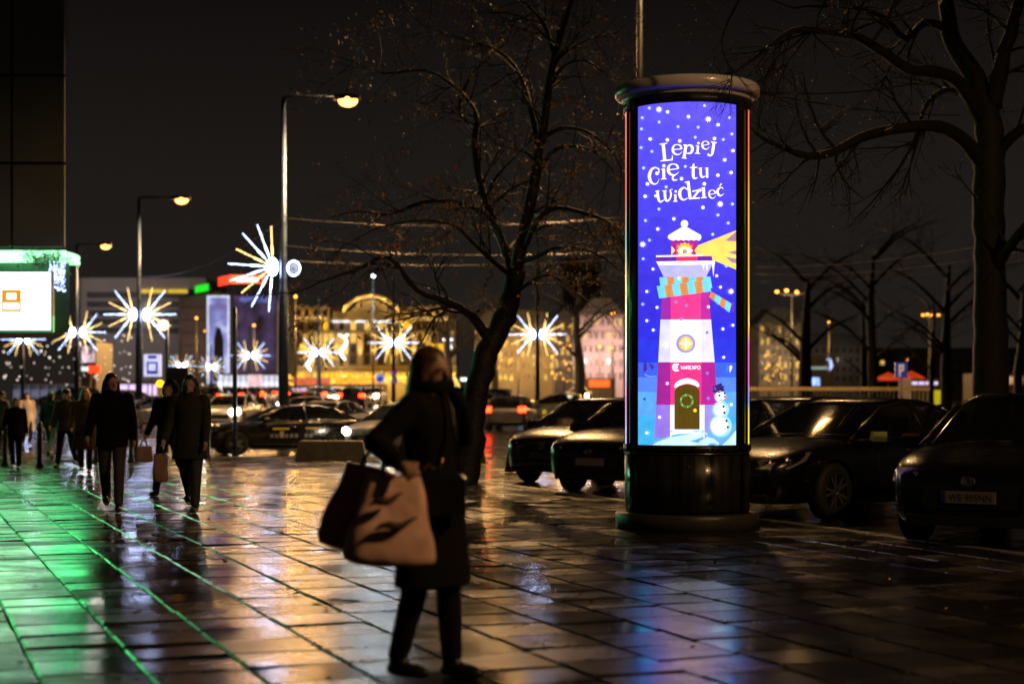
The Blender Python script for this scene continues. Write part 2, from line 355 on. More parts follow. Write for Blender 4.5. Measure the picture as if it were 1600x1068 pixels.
# ---- the printed poster: flat artwork wrapped on the cylinder
class Art:
    def __init__(s): s.v=[]; s.f=[]; s.c=[]; s.layer=0
    def poly(s, pts, col, col2=None, tri=None):
        """polygon given where it is printed; col2 = colour at its lower end"""
        s.layer+=1; n=len(pts)
        bm=bmesh.new(); vv=[bm.verts.new((p[0],p[1],0)) for p in pts]
        if tri is None: tri=tessellate_polygon([[Vector((p[0],p[1],0)) for p in pts]])
        for t in tri:
            try: bm.faces.new([vv[i] for i in t])
            except ValueError: pass
        x0=min(p[0] for p in pts); x1=max(p[0] for p in pts)
        x=math.ceil(x0/6.)*6.
        while x<x1:
            if x>x0+.01: bmesh.ops.bisect_plane(bm,geom=bm.verts[:]+bm.edges[:]+bm.faces[:],plane_co=(x,0,0),plane_no=(1,0,0))
            x+=6.
        if col2:
            y0=min(p[1] for p in pts); y1=max(p[1] for p in pts); y=y0
            while y<y1:
                if y>y0: bmesh.ops.bisect_plane(bm,geom=bm.verts[:]+bm.edges[:]+bm.faces[:],plane_co=(0,y,0),plane_no=(0,1,0))
                y+=30
        bm.verts.index_update(); base=len(s.v); r=.6752+.00006*s.layer
        for v in bm.verts:
            dx=(v.co.x-800)/F; dz=(HZ-v.co.y)/F
            # ray meets the cylinder
            A=dx*dx+1; B=-2*(dx*CX+CY); C=CX*CX+CY*CY-r*r
            t=(-B-math.sqrt(max(0,B*B-4*A*C)))/(2*A)
            s.v.append((t*dx-CX, t-CY, EYE+t*dz))
        y0=min(p[1] for p in pts); y1=max(p[1] for p in pts)
        for f in bm.faces:
            s.f.append(tuple(base+v.index for v in f.verts))
            if col2:
                t=(f.calc_center_median().y-y0)/(y1-y0); c=tuple(a*(1-t)+b*t for a,b in zip(col,col2))
            else: c=col
            s.c.append(lin(c))
        bm.free()
    def ell(s,c,r,col,n=16,r2=None):
        r2=r2 or r; s.poly([(c[0]+r*math.cos(2*math.pi*k/n),c[1]+r2*math.sin(2*math.pi*k/n)) for k in range(n)],col)
    def stroke(s,pts,col,sm=True):
        """line of changing width [(x,y,w)]"""
        if sm and len(pts)>2:
            q=[]
            for i in range(len(pts)-1):
                p0=pts[max(0,i-1)];p1=pts[i];p2=pts[i+1];p3=pts[min(len(pts)-1,i+2)]
                for k in range(5):
                    t=k/5; q.append(tuple(.5*((2*b)+(-a+c)*t+(2*a-5*b+4*c-d)*t*t+(-a+3*b-3*c+d)*t**3) for a,b,c,d in zip(p0,p1,p2,p3)))
            q.append(pts[-1]); pts=q
        L_=[];R_=[]
        for i,p in enumerate(pts):
            a=pts[max(0,i-1)]; b=pts[min(len(pts)-1,i+1)]; dx=b[0]-a[0]; dy=b[1]-a[1]; l=math.hypot(dx,dy) or 1; w=max(.05,p[2])/2
            L_.append((p[0]-dy/l*w,p[1]+dx/l*w)); R_.append((p[0]+dy/l*w,p[1]-dx/l*w))
        m=len(pts); s.poly(L_+R_,col,tri=[(i,i+1,m+i+1,m+i) for i in range(m-1)])
    def star(s,c,r,col,n=10,ri=.45):
        s.poly([(c[0]+(r if k%2==0 else r*ri)*math.cos(math.pi*k/n),c[1]+(r if k%2==0 else r*ri)*math.sin(math.pi*k/n)) for k in range(2*n)],col)
A_=Art()
W_=(255,255,255); CR=(255,250,238)
A_.poly([(997,159),(1150,159),(1150,500),(997,500)],(92,82,240),(52,44,205))
A_.poly([(997,500),(1150,500),(1150,568),(997,568)],(48,44,212),(44,58,220))
for y0,y1,c1 in ((566,589,(58,92,222)),(589,612,(82,128,235)),(612,650,(88,158,238)),(650,697,(62,166,226))): A_.poly([(997,y0),(1150,y0),(1150,y1),(997,y1)],c1)
# dancing shoes at the left edge
A_.poly([(1006,566),(1010,566),(1011,577),(1007,581),(1005,579)],(75,40,150)); A_.poly([(1014,566),(1022,572),(1020,578),(1017,575),(1015,570)],(75,40,150))
A_.stroke([(1007,584,.8),(1015,588,.9),(1026,587,.6)],(150,190,250))
# tower
def tower(y0,y1,l0,l1,r0,r1,cl,cc,cr_,ca0,ca1):
    A_.poly([(l0,y0),(ca0,y0),(ca0,y1),(l1,y1)],cl); A_.poly([(ca0,y0),(ca1,y0),(ca1,y1),(ca0,y1)],cc); A_.poly([(ca1,y0),(r0,y0),(r1,y1),(ca1,y1)],cr_)
tower(430,500,1036,1032.3,1105.5,1111,(150,44,160),(236,60,140),(176,44,150),1048,1095)
tower(499,566,1032,1028.5,1111,1116.8,(206,206,248),(255,255,255),(214,212,250),1048,1095.5)
tower(565.5,632.5,1028.5,1025.3,1116.8,1121,(150,36,140),(228,54,130),(168,36,140),1047.5,1096)
tower(632,684,1025.3,1022.3,1121,1124,(140,112,214),(226,230,252),(140,134,222),1047,1101)
# snow ground
A_.poly([(1012,697),(1022,689),(1040,682),(1060,677),(1100,672),(1112,676),(1125,682),(1140,670),(1150,660),(1150,697)],(98,164,214))
A_.poly([(1016,697),(1027,690),(1045,683),(1062,680),(1102,675),(1106,678),(1094,684),(1078,689),(1090,691),(1098,697)],(190,224,232))
A_.poly([(1086,697),(1094,688),(1105,682),(1114,684),(1124,692),(1120,697)],(182,220,232)); A_.poly([(1126,697),(1140,684),(1150,672),(1150,697)],(186,222,232))
A_.poly([(1104,697),(1110,692),(1120,693),(1124,697)],(96,150,206))
# lantern house
A_.poly([(1048.5,374),(1091,374),(1091,397),(1048.5,397)],(150,40,150)); A_.poly([(1056.5,381),(1083,381),(1083,397),(1056.5,397)],(240,66,110))
A_.poly([(1049,384),(1052,387),(1055,391),(1052,395),(1049,398)],(252,208,96))
A_.poly([(1085,391),(1091,383),(1150,360),(1150,421),(1098,399.5),(1088,397)],(250,206,108),(252,214,96))
for t_ in (((1150,362),(1133,376),(1150,377)),((1150,391),(1137,394),(1150,398)),((1150,404),(1134,401),(1143,410),(1150,411))): A_.poly(t_,(160,120,160))
A_.star((1070,391),13,(255,196,40),n=12,ri=.8); A_.poly([(1058,391.5),(1063,387),(1070,385),(1077,387),(1083,391.5),(1077,396),(1070,397.5),(1063,396)],(255,250,235))
A_.ell((1070,393),3.2,(40,30,60)); A_.ell((1070,393),2.,(250,200,80)); A_.ell((1070,393),.9,(40,30,60))
A_.poly([(1043,371),(1045,367),(1069,352.5),(1095,367),(1096,371),(1094,375)]+[(1093-2*i,374.6+1.1*((i%4)<2)) for i in range(24)],W_)
A_.ell((1069.5,349.5),5.9,(250,240,250))
A_.poly([(1025.5,400),(1112,400),(1114,409),(1026,409)],(120,40,160)); A_.poly([(1057,400),(1090,400),(1090,409),(1057,409)],(236,62,110))
for i in range(29):
    x=1026.5+i*3; A_.poly([(x,401),(x+1.1,401),(x+1.1,408),(x,408)],(64,40,150) if not 1056<x<1090 else (170,30,90))
A_.poly([(1025,399),(1098,397.5),(1098,400),(1025,401.5)],W_)
A_.poly([(1027,412),(1114,412),(1103,432.3),(1037,432.3)],(176,176,232)); A_.poly([(1025,408.5),(1117,407),(1117,413),(1029,414)],W_)
for x,l in ((1099,10),(1104.5,12),(1114.5,20)): A_.poly([(x-2,412),(x+2,412),(x+.3,412+l)],W_)
# scarf
TQ=(112,206,226); TN=(206,140,84)
def band(p0,p1,p2,p3,n,c0):
    for i in range(n):
        a=i/n;b=(i+1)/n; f=lambda t,u,w:(u[0]*(1-t)+w[0]*t,u[1]*(1-t)+w[1]*t)
        q=[f(a,p0,p1),f(b,p0,p1),f(b,p3,p2),f(a,p3,p2)]
        A_.poly(q,TQ if (i+c0)%2==0 else TN)
        cx=sum(v[0] for v in q)/4; cy=sum(v[1] for v in q)/4
        for dy in (-6,-2,2,6): A_.stroke([(cx-3,cy+dy,.5),(cx,cy+dy+1.8,.7),(cx+3,cy+dy,.5)],(160,84,40) if (i+c0)%2 else (80,180,210))
band((1030,433),(1110,432),(1113,450),(1032,448),7,0); band((1026,447),(1108,436),(1111,455),(1030,466),7,0)
band((1111,455),(1143,474),(1140,488),(1108,464),4,1)
for i in range(6): A_.stroke([(1142+i*.4,474+i*2.4,.6),(1147,473+i*2.6,.5)],(170,60,130),sm=False)
# round window, door, logo
A_.ell((1071.6,536.5),15.2,(150,148,214),24); A_.ell((1071.6,536.5),11,(250,186,60),24); A_.ell((1071.6,536.5),8.5,(255,214,140),24)
A_.poly([(1070.6,527),(1072.6,527),(1072.6,546),(1070.6,546)],W_); A_.poly([(1062,535.6),(1081,535.6),(1081,537.5),(1062,537.5)],W_)
A_.poly([(1051,673),(1096,673),(1096,677),(1051,677)],(228,238,250)); A_.poly([(1047,671.5),(1100,671.5),(1100,675),(1047,675)],(160,205,236)); A_.poly([(1052,671.3),(1082,671.3),(1082,674.6),(1052,674.6)],W_)
arch=[(1073.5+19.6*math.cos(a),612+12*math.sin(a)) for a in [math.pi+math.pi*k/12 for k in range(13)]]
A_.poly([(1053.9,670.5)]+arch+[(1093.1,670.5)],(84,66,18))
for x in (1061,1068,1076,1084): A_.poly([(x,604),(x+.5,604),(x+.5,670),(x,670)],(66,50,12))
A_.stroke([(1054.5,605,3),(1060,599,7),(1073.5,594.8,8),(1087,598.5,7),(1091.5,603.5,3.5)],W_)
for k in range(18):
    a=2*math.pi*k/18; A_.ell((1073+9.3*math.cos(a),626+9.3*math.sin(a)),1.7,[(70,150,70),(120,190,100),(60,130,60)][k%3],6,2.1)
for k in range(5): a=k*1.3; A_.ell((1073+9.3*math.cos(a),626+9.3*math.sin(a)),.9,(220,60,60),6)
A_.ell((1086,640.8),2.8,(252,214,30))
A_.stroke([(1060.5,569.3,2.2),(1053.5,569.5,2.6),(1052,574,3),(1054.5,578.3,2.6),(1060.5,578.2,2.2)],W_); A_.ell((1056.8,573.6),2.4,W_)
def word(txt,x0,y,h,w,col):
    G={'W':[[(0,0),(.25,1),(.5,.2),(.75,1),(1,0)]],'A':[[(0,1),(.5,0),(1,1)],[(.2,.65),(.8,.65)]],'R':[[(0,1),(0,0),(.8,0),(.9,.25),(.8,.5),(0,.5)],[(.4,.5),(.95,1)]],
       'E':[[(.9,0),(.05,0),(.05,1),(.9,1)],[(.05,.5),(.75,.5)]],'X':[[(0,0),(1,1)],[(1,0),(0,1)]],'P':[[(0,1),(0,0),(.8,0),(.9,.25),(.8,.55),(0,.55)]],'O':[[(.2,0),(.8,0),(1,.25),(1,.75),(.8,1),(.2,1),(0,.75),(0,.25),(.2,0)]]}
    for ch in txt:
        for ln in G[ch]: A_.stroke([(x0+a*w*.82,y+b*h,1.05) for a,b in ln],col,sm=False)
        x0+=w
word('WAREXPO',1064.2,571.3,5.2,4.35,W_)
# snowman
def z3(x,y): return (1000+x/7.63,560+y/7.63)
for c,r,r2 in ((z3(965,800),17.2,17.5),(z3(965,608),13,13.5),(z3(958,450),9,9.6)): A_.ell(c,r,(150,210,240),24,r2)
for c,r,r2 in ((z3(948,800),13.3,14.5),(z3(955,605),9.2,10.5),(z3(955,450),7.6,8.6)): A_.ell(c,r,(226,246,250),24,r2)
A_.poly([z3(*p) for p in ((863,335),(968,288),(1012,385),(897,418))],(50,36,110)); A_.poly([z3(*p) for p in ((880,340),(893,334),(925,402),(910,408))],(96,104,190))
A_.stroke([(*z3(862,388),1.8),(*z3(940,378),2.4),(*z3(1006,326),1.8)],(40,28,96))
A_.poly([z3(*p) for p in ((1000,436),(1047,456),(998,470))],(224,84,40))
for p in ((948,438),(1010,412)): A_.ell(z3(*p),1.7,(30,20,50))
for p in ((997,570),(1006,643),(1031,740),(1046,815)): A_.ell(z3(*p),1.9,(24,18,44))
A_.stroke([(*z3(955,482),.7),(*z3(985,500),1.),(*z3(1016,482),.7)],(40,30,60))
# snowfall
for x,y,k in ((182,230,0),(277,250,1),(386,275,1),(145,281,0),(233,303,0),(332,327,0),(437,330,0),(470,217,0),(600,280,0),(541,317,1),(141,339,0),(613,365,0),(186,391,1),(276,396,1),(341,401,1),(422,382,0),(522,389,1),(568,394,0),(139,436,0),(195,456,0),(619,452,1),(576,500,1),(152,542,0),(370,534,0),(609,566,1),(540,580,1),(350,598,1),(172,625,1),(222,570,1),(270,641,0),(469,625,1),(160,690,1),(232,756,0),(462,748,1),(540,787,0),(616,730,0),(310,807,1),(162,816,0),(594,829,0),(226,860,1),(182,918,0),(513,888,0),(150,1015,0)):
    c=(960+x/3.3375,100+y/3.3375)
    if c[1]<161: continue
    if k: A_.ell(c,2.7,W_,12)
    else: A_.ell(c,2.4,(168,196,255),12); A_.ell(c,1.3,(205,224,255),8)
for x,y,k in ((143,48,1),(120,131,1),(105,178,0),(158,190,1),(120,239,1),(144,274,1),(380,73,1),(394,115,1),(349,188,1),(403,270,1),(440,256,1),(228,170,2),(268,183,2),(248,234,2),(344,283,2),(190,332,1),(406,375,1),(196,472,1),(345,434,2),(349,527,2),(239,83,1),(167,597,1),(415,37,0),(434,550,1),(112,530,3),(120,655,1)):
    A_.ell((960+x/2.375,400+y/2.375),2.3,{0:(168,196,255),1:W_,2:(110,130,226),3:(30,90,190)}[k],12)
for x,y in ((232,237),(490,288),(552,730),(147,940)): A_.star((960+x/3.3375,100+y/3.3375),5.6,W_)
A_.star((960+433/2.375,400+131/2.375),5.4,W_)
# lettering, drawn as uneven serif strokes
def T(pts): return [(1000+x/8.9,210+y/8.9,w/8.9) for x,y,w in pts]
SH=(44,34,120)
def ink(pts,sm=True,_c=None):
    q=T(pts); A_.stroke([(x+.7,y+.7,w) for x,y,w in q],SH,sm); INK.append((q,sm))
INK=[]
def bar(x0,y0,x1,y1,w): ink([(x0,y0,w),(x1,y1,w)],False)
def dotl(x,y,r): DOTS.append((1000+x/8.9,210+y/8.9,r/8.9))
DOTS=[]
def e_(cx,cy,rx,ry,tilt=-.05):
    k=lambda dx,dy,w:(cx+dx*rx-dy*ry*tilt,cy+dy*ry+dx*rx*tilt,w)
    s_=rx*.42
    ink([k(-.7,.0,s_*.5),k(.2,-.05,s_*.42),k(.95,-.1,s_*.45)])
    ink([k(.92,-.08,s_*.9),k(.75,-.65,s_*.7),k(.1,-.93,s_*.4),k(-.55,-.68,s_*.8),k(-.78,.0,s_*1.15),k(-.55,.62,s_*.95),k(.05,.92,s_*.6),k(.6,.78,s_*.4),k(.98,.42,s_*.15)])
ink([(322,128,44),(345,362,44)],False); bar(272,138,378,124,15); bar(285,370,455,352,17); ink([(438,356,22),(452,322,14),(446,288,5)])
e_(512,212,72,76)
bar(602,146,655,152,15); ink([(640,150,40),(612,325,40)],False); bar(580,325,650,335,14); ink([(645,170,10),(685,150,22),(722,170,36),(728,220,38),(700,262,26),(640,262,8)])
dotl(813,122,17); ink([(808,165,30),(798,265,30)],False); bar(776,160,815,160,11); bar(764,262,836,268,12)
e_(908,151,54,61,-.12)
bar(985,104,1068,118,14); ink([(1030,112,38),(1012,230,38),(1000,280,26),(968,300,14),(945,285,8)]); dotl(952,280,15)
ink([(268,520,6),(258,485,14),(215,462,18),(160,490,34),(130,575,46),(150,655,36),(195,690,20),(240,676,12),(266,620,5)]); bar(262,470,266,535,12)
dotl(332,437,23); ink([(330,482,38),(332,617,38)],False); bar(296,486,345,482,12); bar(292,621,370,617,13)
e_(456,490,82,84,-.08); ink([(500,560,8),(458,590,20),(462,632,24),(520,632,12)])
ink([(752,402,6),(742,445,34),(742,580,38),(765,612,24),(802,600,8)]); bar(694,462,798,458,14)
bar(815,474,860,466,12); ink([(842,470,30),(846,560,32),(868,594,24),(915,580,8)]); ink([(932,466,32),(934,598,32)],False); bar(905,470,946,466,11); bar(925,598,950,600,11)
bar(214,792,268,784,14); ink([(244,792,34),(256,895,34),(285,938,24),(340,905,8)]); bar(312,786,372,782,13); ink([(345,786,34),(352,890,34),(380,926,24),(418,890,20),(432,830,24),(420,775,16),(455,765,8)]); dotl(216,855,20)
dotl(497,793,17); ink([(494,838,28),(492,928,28)],False); bar(470,841,505,838,10); bar(463,932,522,929,11)
ink([(660,770,8),(615,740,20),(565,770,36),(552,830,42),(570,885,34),(610,910,20),(665,885,8)]); ink([(668,656,40),(698,895,40)],False); bar(622,668,688,654,14); bar(690,900,738,888,14)
bar(726,792,832,772,17); ink([(818,782,28),(742,882,28)],False); bar(734,890,832,884,18); dotl(836,776,22)
dotl(892,690,21); ink([(884,742,38),(890,875,38)],False); bar(853,747,902,738,12); bar(848,882,930,878,13)
e_(1002,832,52,62,-.1)
ink([(1158,760,8),(1140,740,14),(1105,745,18),(1078,790,34),(1092,838,28),(1125,852,16),(1168,822,5)]); ink([(1105,722,10),(1134,684,20)],False)
for q,sm in INK: A_.stroke(q,CR,sm)
for x,y,r in DOTS: A_.ell((x,y),r,CR,12)
A_.poly([(1140,571),(1144,571),(1144,574),(1141,581),(1140,581)],(240,235,255))
me=bpy.data.meshes.new('poster'); me.from_pydata(A_.v,[],A_.f)
at=me.attributes.new('print_colour','FLOAT_COLOR','FACE')
for i,c in enumerate(A_.c): at.data[i].color=(*c,1)
M_print=bpy.data.materials.new('backlit_print'); M_print.use_nodes=True; nt=M_print.node_tree; p=nt.nodes['Principled BSDF']
an=nt.nodes.new('ShaderNodeAttribute'); an.attribute_name='print_colour'
tc=nt.nodes.new('ShaderNodeTexCoord'); nz=nt.nodes.new('ShaderNodeTexNoise'); nz.inputs['Scale'].default_value=9; nz.inputs['Detail'].default_value=5; nt.links.new(tc.outputs['Object'],nz.inputs['Vector'])
mr=nt.nodes.new('ShaderNodeMapRange'); mr.inputs['From Min'].default_value=.3; mr.inputs['From Max'].default_value=.7; mr.inputs['To Min'].default_value=1.15; mr.inputs['To Max'].default_value=1.42; nt.links.new(nz.outputs['Fac'],mr.inputs['Value'])
nt.links.new(an.outputs['Color'],p.inputs['Emission Color']); nt.links.new(mr.outputs[0],p.inputs['Emission Strength']); nt.links.new(an.outputs['Color'],p.inputs['Base Color']); p.inputs['Roughness'].default_value=.15
me.materials.append(M_print)
po=bpy.data.objects.new('poster',me); link(po,colm)
po['label']='backlit blue poster with a striped lighthouse and snowman'
def side_print(name, stops):
    m=bpy.data.materials.new(name); m.use_nodes=True; nt=m.node_tree; p=nt.nodes['Principled BSDF']
    tc=nt.nodes.new('ShaderNodeTexCoord'); sx=nt.nodes.new('ShaderNodeSeparateXYZ'); mr=nt.nodes.new('ShaderNodeMapRange'); mr.inputs['From Min'].default_value=.9; mr.inputs['From Max'].default_value=4.53
    cr=nt.nodes.new('ShaderNodeValToRGB'); nt.links.new(tc.outputs['Object'],sx.inputs[0]); nt.links.new(sx.outputs['Z'],mr.inputs['Value']); nt.links.new(mr.outputs[0],cr.inputs[0])
    el=cr.color_ramp.elements; el[0].position=stops[0][0]; el[0].color=(*lin(stops[0][1]),1); el[1].position=stops[-1][0]; el[1].color=(*lin(stops[-1][1]),1)
    for t,c in stops[1:-1]: q=el.new(t); q.color=(*lin(c),1)
    nt.links.new(cr.outputs[0],p.inputs['Emission Color']); p.inputs['Emission Strength'].default_value=1.1; p.inputs['Roughness'].default_value=.2; return m
for k,st in ((1,[(0,(250,230,20)),(.10,(250,210,30)),(.13,(60,160,230)),(.2,(230,90,180)),(.3,(240,110,190)),(.34,(240,190,40)),(.7,(250,190,30)),(.85,(240,110,50)),(1,(236,96,50))]),
             (2,[(0,(170,190,240)),(.15,(210,140,200)),(.25,(180,220,240)),(.4,(250,230,200)),(.5,(240,180,80)),(.6,(120,190,180)),(.75,(230,120,90)),(1,(230,130,110))])):
    am=R(-96.1+120*k); b_=MB(); b_.lathe([(.6765,.909),(.6765,4.531)],24,a0=am-R(51.1),a1=am+R(51.1)); q=b_.build('side_poster',side_print('side_print_%s'%('warm' if k==1 else 'cool'),st),colm)
# ================================================================ street lamps, stars, wires
M_sod=glow('sodium_lamp_glass',(255,165,75),8,var=.1); M_amber=glow('amber_lamp_glass',(255,150,30),4.5,var=.1); M_whitel=glow('white_lamp_glass',(225,245,255),30,var=.1)
M_swhite=glow('white_led_string',(185,208,255),11,var=.6,vscale=14); M_sgold=glow('gold_led_string',(255,212,130),5.5,var=.6,vscale=14); M_score=glow('white_led_core',(190,205,255),55,var=.2)
SOD=(1,.56,.22)
def street_lamp(x,y,z0,h,arm,label,watts,rp=.1,group='street lamps along the road',lens=.2,pm=None,cone=152,bl=.5):
    pm=pm or M_pole
    t=empty('street_lamp',(x,y,z0),label,'street lamp',group)
    b=MB(); b.tube([(0,0,0),(0,0,h*.45),(0,0,h*.45+.12),(0,0,h-.02)],[rp*1.3,rp*1.15,rp*.8,rp*.55],12); b.build('pole',pm,t)
    b=MB(); b.tube([(0,0,h),(.25,0,h+.05),(arm-.35,0,h+.02)],[rp*.45,rp*.4,rp*.35],8); b.build('arm',M_pole,t)
    b=MB(); b.prism([(arm-.45,-.06),(arm-.35,.09),(arm+.15,.11),(arm+.4,.02),(arm+.38,-.05)],-.15,.15,M=Matrix.Translation((0,0,h))); b.build('lamp_housing',M_dkmetal,t)
    b=MB(); b.ell((arm+.02,0,h-.08),(.30,.17,lens)); b.build('lamp_glass',M_sod,t)
    if watts:
        d=bpy.data.lights.new('lamp_light','SPOT'); d.energy=watts; d.color=SOD; d.spot_size=R(cone); d.spot_blend=bl; d.shadow_soft_size=.2
        o=bpy.data.objects.new('lamp_light',d); link(o,t); o.location=(arm+.02,0,h-.2)
    return t
# star made of LED rods, one rod = one part
def rod_mesh(l,r,m):
    b=MB(); b.tube([(.10,0,0),(l,0,0)],[r*.35,r*.25],4,mi=1)
    for k in range(17):
        x=.12+(l-.12)*k/16; w=(1.5 if .2<k/16<.5 else 1.)*r
        b.ell((x,0,0),(w*1.3,w,w),n=6,m=4)
    return b.mesh('ray',[m,M_dkmetal])
ray_w=rod_mesh(1.38,.019,M_swhite); ray_g=rod_mesh(1.25,.02,M_sgold)
cb=MB(); cb.ell((0,0,0),(.16,.12,.28)); core_me=cb.mesh('core',M_score)
brk=MB(); brk.tube([(0,0,0),(.34,0,0)],.02,6); brk_me=brk.mesh('bracket',M_pole)
def star(x,y,z,s,label,side=0):
    """two half stars left and right of a pole; side=-1 only the left one"""
    t=empty('christmas_star',(x,y,z),label,'star light','lit Christmas stars on the lamp posts'); t.scale=(s,s,s)
    for sg in (-1,1):
        if side and sg!=side: continue
        inst('core',core_me,t,(sg*.31,.0,0)); inst('bracket',brk_me,t,(0,0,0),(0,0,0 if sg>0 else R(180)))
        for i,a in enumerate((-78,-52,-26,0,26,52,78) if side==0 else (-85,-62,-40,-18,4,26,48,70,88)):
            aa=R(a) if sg>0 else R(180-a)
            inst('ray',ray_g if (i%3==2 if side else i%2==0) else ray_w,t,(sg*.31,0,0),(0,-aa,0))
    return t
lamps=[(443,50,'tall street lamp right of the green-lit building, a large half star on its post'),(217,75,'street lamp second in the left row, above the bus stop sign'),(120,99.6,'street lamp third in the left row, right beside the white screen')]
street_lamp(X(443,50),50,road_z(50),10.8,1.95,lamps[0][2],22000,.13)
street_lamp(X(217,75),75,road_z(75),10.5,1.95,lamps[1][2],12000,.13)
street_lamp(X(120,99.6),99.6,road_z(99),10.2,1.75,lamps[2][2],12000,.13)
street_lamp(X(1000,36),36,-.02,13.4,1.1,'tall post rising behind the top of the advertising column, lamp above the picture',8000,.11,pm=M_dkmetal,cone=158,bl=.35)
t=empty('added_suspended_lamp',(X(775,52),52,15.2),'added unseen lamp hung on a cross wire above the picture over the leaning tree','street lamp')  # unseen lamp and span wire added for the gold streak on the slabs
b=MB(); b.lathe([(0,.12),(.12,.1),(.26,-.02),(.24,-.04),(0,-.03)],20); b.build('lamp_housing',M_dkmetal,t); b=MB(); b.ell((0,0,-.06),(.18,.18,.06)); b.build('lamp_glass',M_sod,t)
b=MB(); b.tube([(-14,0,1.6),(-6,0,.7),(0,0,.12),(7,0,.8),(15,0,1.8)],.012,5); b.build('span_wire',M_pole,t)
d=bpy.data.lights.new('lamp_light','SPOT'); d.energy=20000; d.color=SOD; d.spot_size=R(150); d.spot_blend=.4; d.shadow_soft_size=.25; o=bpy.data.objects.new('lamp_light',d); link(o,t); o.location=(0,0,-.15)
street_lamp(12.5,3.5,-.02,10.8,-1.2,'street lamp outside the picture at the right, next in the row towards the camera',9000,.13,cone=166,bl=.12)
star(X(440,50),50.2,5.55,.98,'large half star of white and gold rods on the nearest tall lamp post',-1)
star(X(217,75),75.2,5.45,.98,'whole star of gold and white rods on the post above the bus stop sign')
star(X(120,99.6),99.8,5.7,1.02,'star on the lamp post next to the white screen')
far_posts=[(35,124,530,0,'star seen below the white screen at the left edge'),(283,170,571,0,'small star low between the bus stop sign and the blue billboard'),(330,180,573,0,'small star at the foot of the blue billboard'),(391,140,555,0,'small star in front of the dark mural building'),
           (498,128,550,0,'star in front of the left wing of the golden palace'),(615,108,535,0,'star in front of the middle of the golden palace'),(840,95,522,0,'star right of the leaning tree trunk')]
for px,Y,py,_,lab in far_posts:
    z=P(px,py,Y).z; s=1.0 if Y<150 else .95
    top=max(z+2.5, 9.5 if px in(615,840,498) else z+1.5)
    t=empty('lamp_post',(X(px,Y),Y,road_z(Y)),'grey post of the '+lab,'lamp post')
    b=MB(); b.tube([(0,0,0),(0,0,4),(0,0,top-road_z(Y))],[.15,.13,.07],10); b.build('pole',M_pole,t)
    b=MB(); b.ell((0,0,top-road_z(Y)),(.1,.1,.06)); b.build('cap',M_pole,t)
    star(X(px,Y),Y+.2,z,s,lab)
# the round heart-like rosette right of the first post
t=empty('rosette_light',P(459,419,49.8),'small round white light rosette right of the nearest lamp post','rosette light')
b=MB(); 
for k in range(16):
    a=k*math.pi/8; b.tube([(.19*math.cos(a),0,.22*math.sin(a)),(.19*math.cos(a+.4),0,.22*math.sin(a+.4))],.022,5)
b.build('ring',M_swhite,t); b=MB(); b.ell((0,0,0),(.12,.04,.15)); b.build('core',mat('dim_rosette',(.3,.3,.3),.4,em=lin((205,215,255)),es=.55,vscale=30,em_var=.7),t)
b=MB(); b.tube([(-.33,0,.05),(-.18,0,.05)],.015,6); b.build('bracket',M_pole,t)
# distant lamps: head on a post
def far_lamp(px,py,Y,m,r,label,watts=0,col=SOD,heads=((0,0),)):
    g=road_z(Y); p=P(px,py,Y); t=empty('distant_lamp',(p.x,Y,g),label,'street lamp'); h=p.z-g
    b=MB(); b.tube([(0,0,0),(0,0,h-.1)],[.08,.04],8); b.build('pole',M_dark,t)
    for dx,dz in heads:
        b=MB(); b.ell((dx,0,h+dz),(r*.72,r*.6,r*.55)); b.build('lamp_globe',m,t)
        if dx: b=MB(); b.tube([(0,.02,h-.25),(dx,.02,h+dz-.1)],.03,6); b.build('arm',M_dkmetal,t)
    if watts: lamp_point(t,(0,-2.2,h-.1),col,watts,.2)
far_lamp(583,431,120,M_whitel,.17,'single bright white lamp above the golden palace roof',3500,(.8,.95,1))
PW={462:12000,501:12000,397:8000,746:7000,810:7000,882:5000,958:10000,937:8000,1295:6000,307:4000}
for px,py,Y,r,l in ((462,463,120,.17,'amber lamp right of the nearest lamp post at roof height of the palace'),(501,495,160,.13,'small amber lamp in front of the palace attic'),(307,497,130,.17,'amber lamp beside the dark wall left of the blue billboard'),(320,517,160,.14,'lower amber lamp beside the dark wall left of the blue billboard'),(397,508,150,.18,'amber lamp in front of the dark mural'),
    (958,489,140,.2,'upper amber lamp close to the left edge of the advertising column'),(937,541,170,.2,'lower amber lamp left of the advertising column'),(955,543,165,.2,'lower amber lamp touching the left edge of the advertising column'),(810,548,180,.16,'small amber lamp among the trees left of the star post'),(882,542,190,.16,'small amber lamp right of the star post'),(1295,503,150,.13,'single small amber lamp right of the lamp cluster'),
    (1202,570,200,.14,'low amber lamp in front of the lit windows right of the column'),(1418,562,210,.12,'tiny amber lamp above the blue square sign'),(746,555,190,.12,'tiny amber lamp left of the leaning trunk')):
    far_lamp(px,py,Y,M_amber,r,l,PW.get(px,0),(1,.5,.13))
far_lamp(1237,456,110,M_amber,.19,'cluster of four amber globes on one post right of the column',6000,SOD,((-1.0,0.02),(-.35,.1),(.35,0),(1.05,.06)))
far_lamp(1452,492,130,M_amber,.17,'cluster of amber globes seen through branches at the right',2500,SOD,((-.5,0),(-.15,.05),(.2,-.02),(.75,0)))
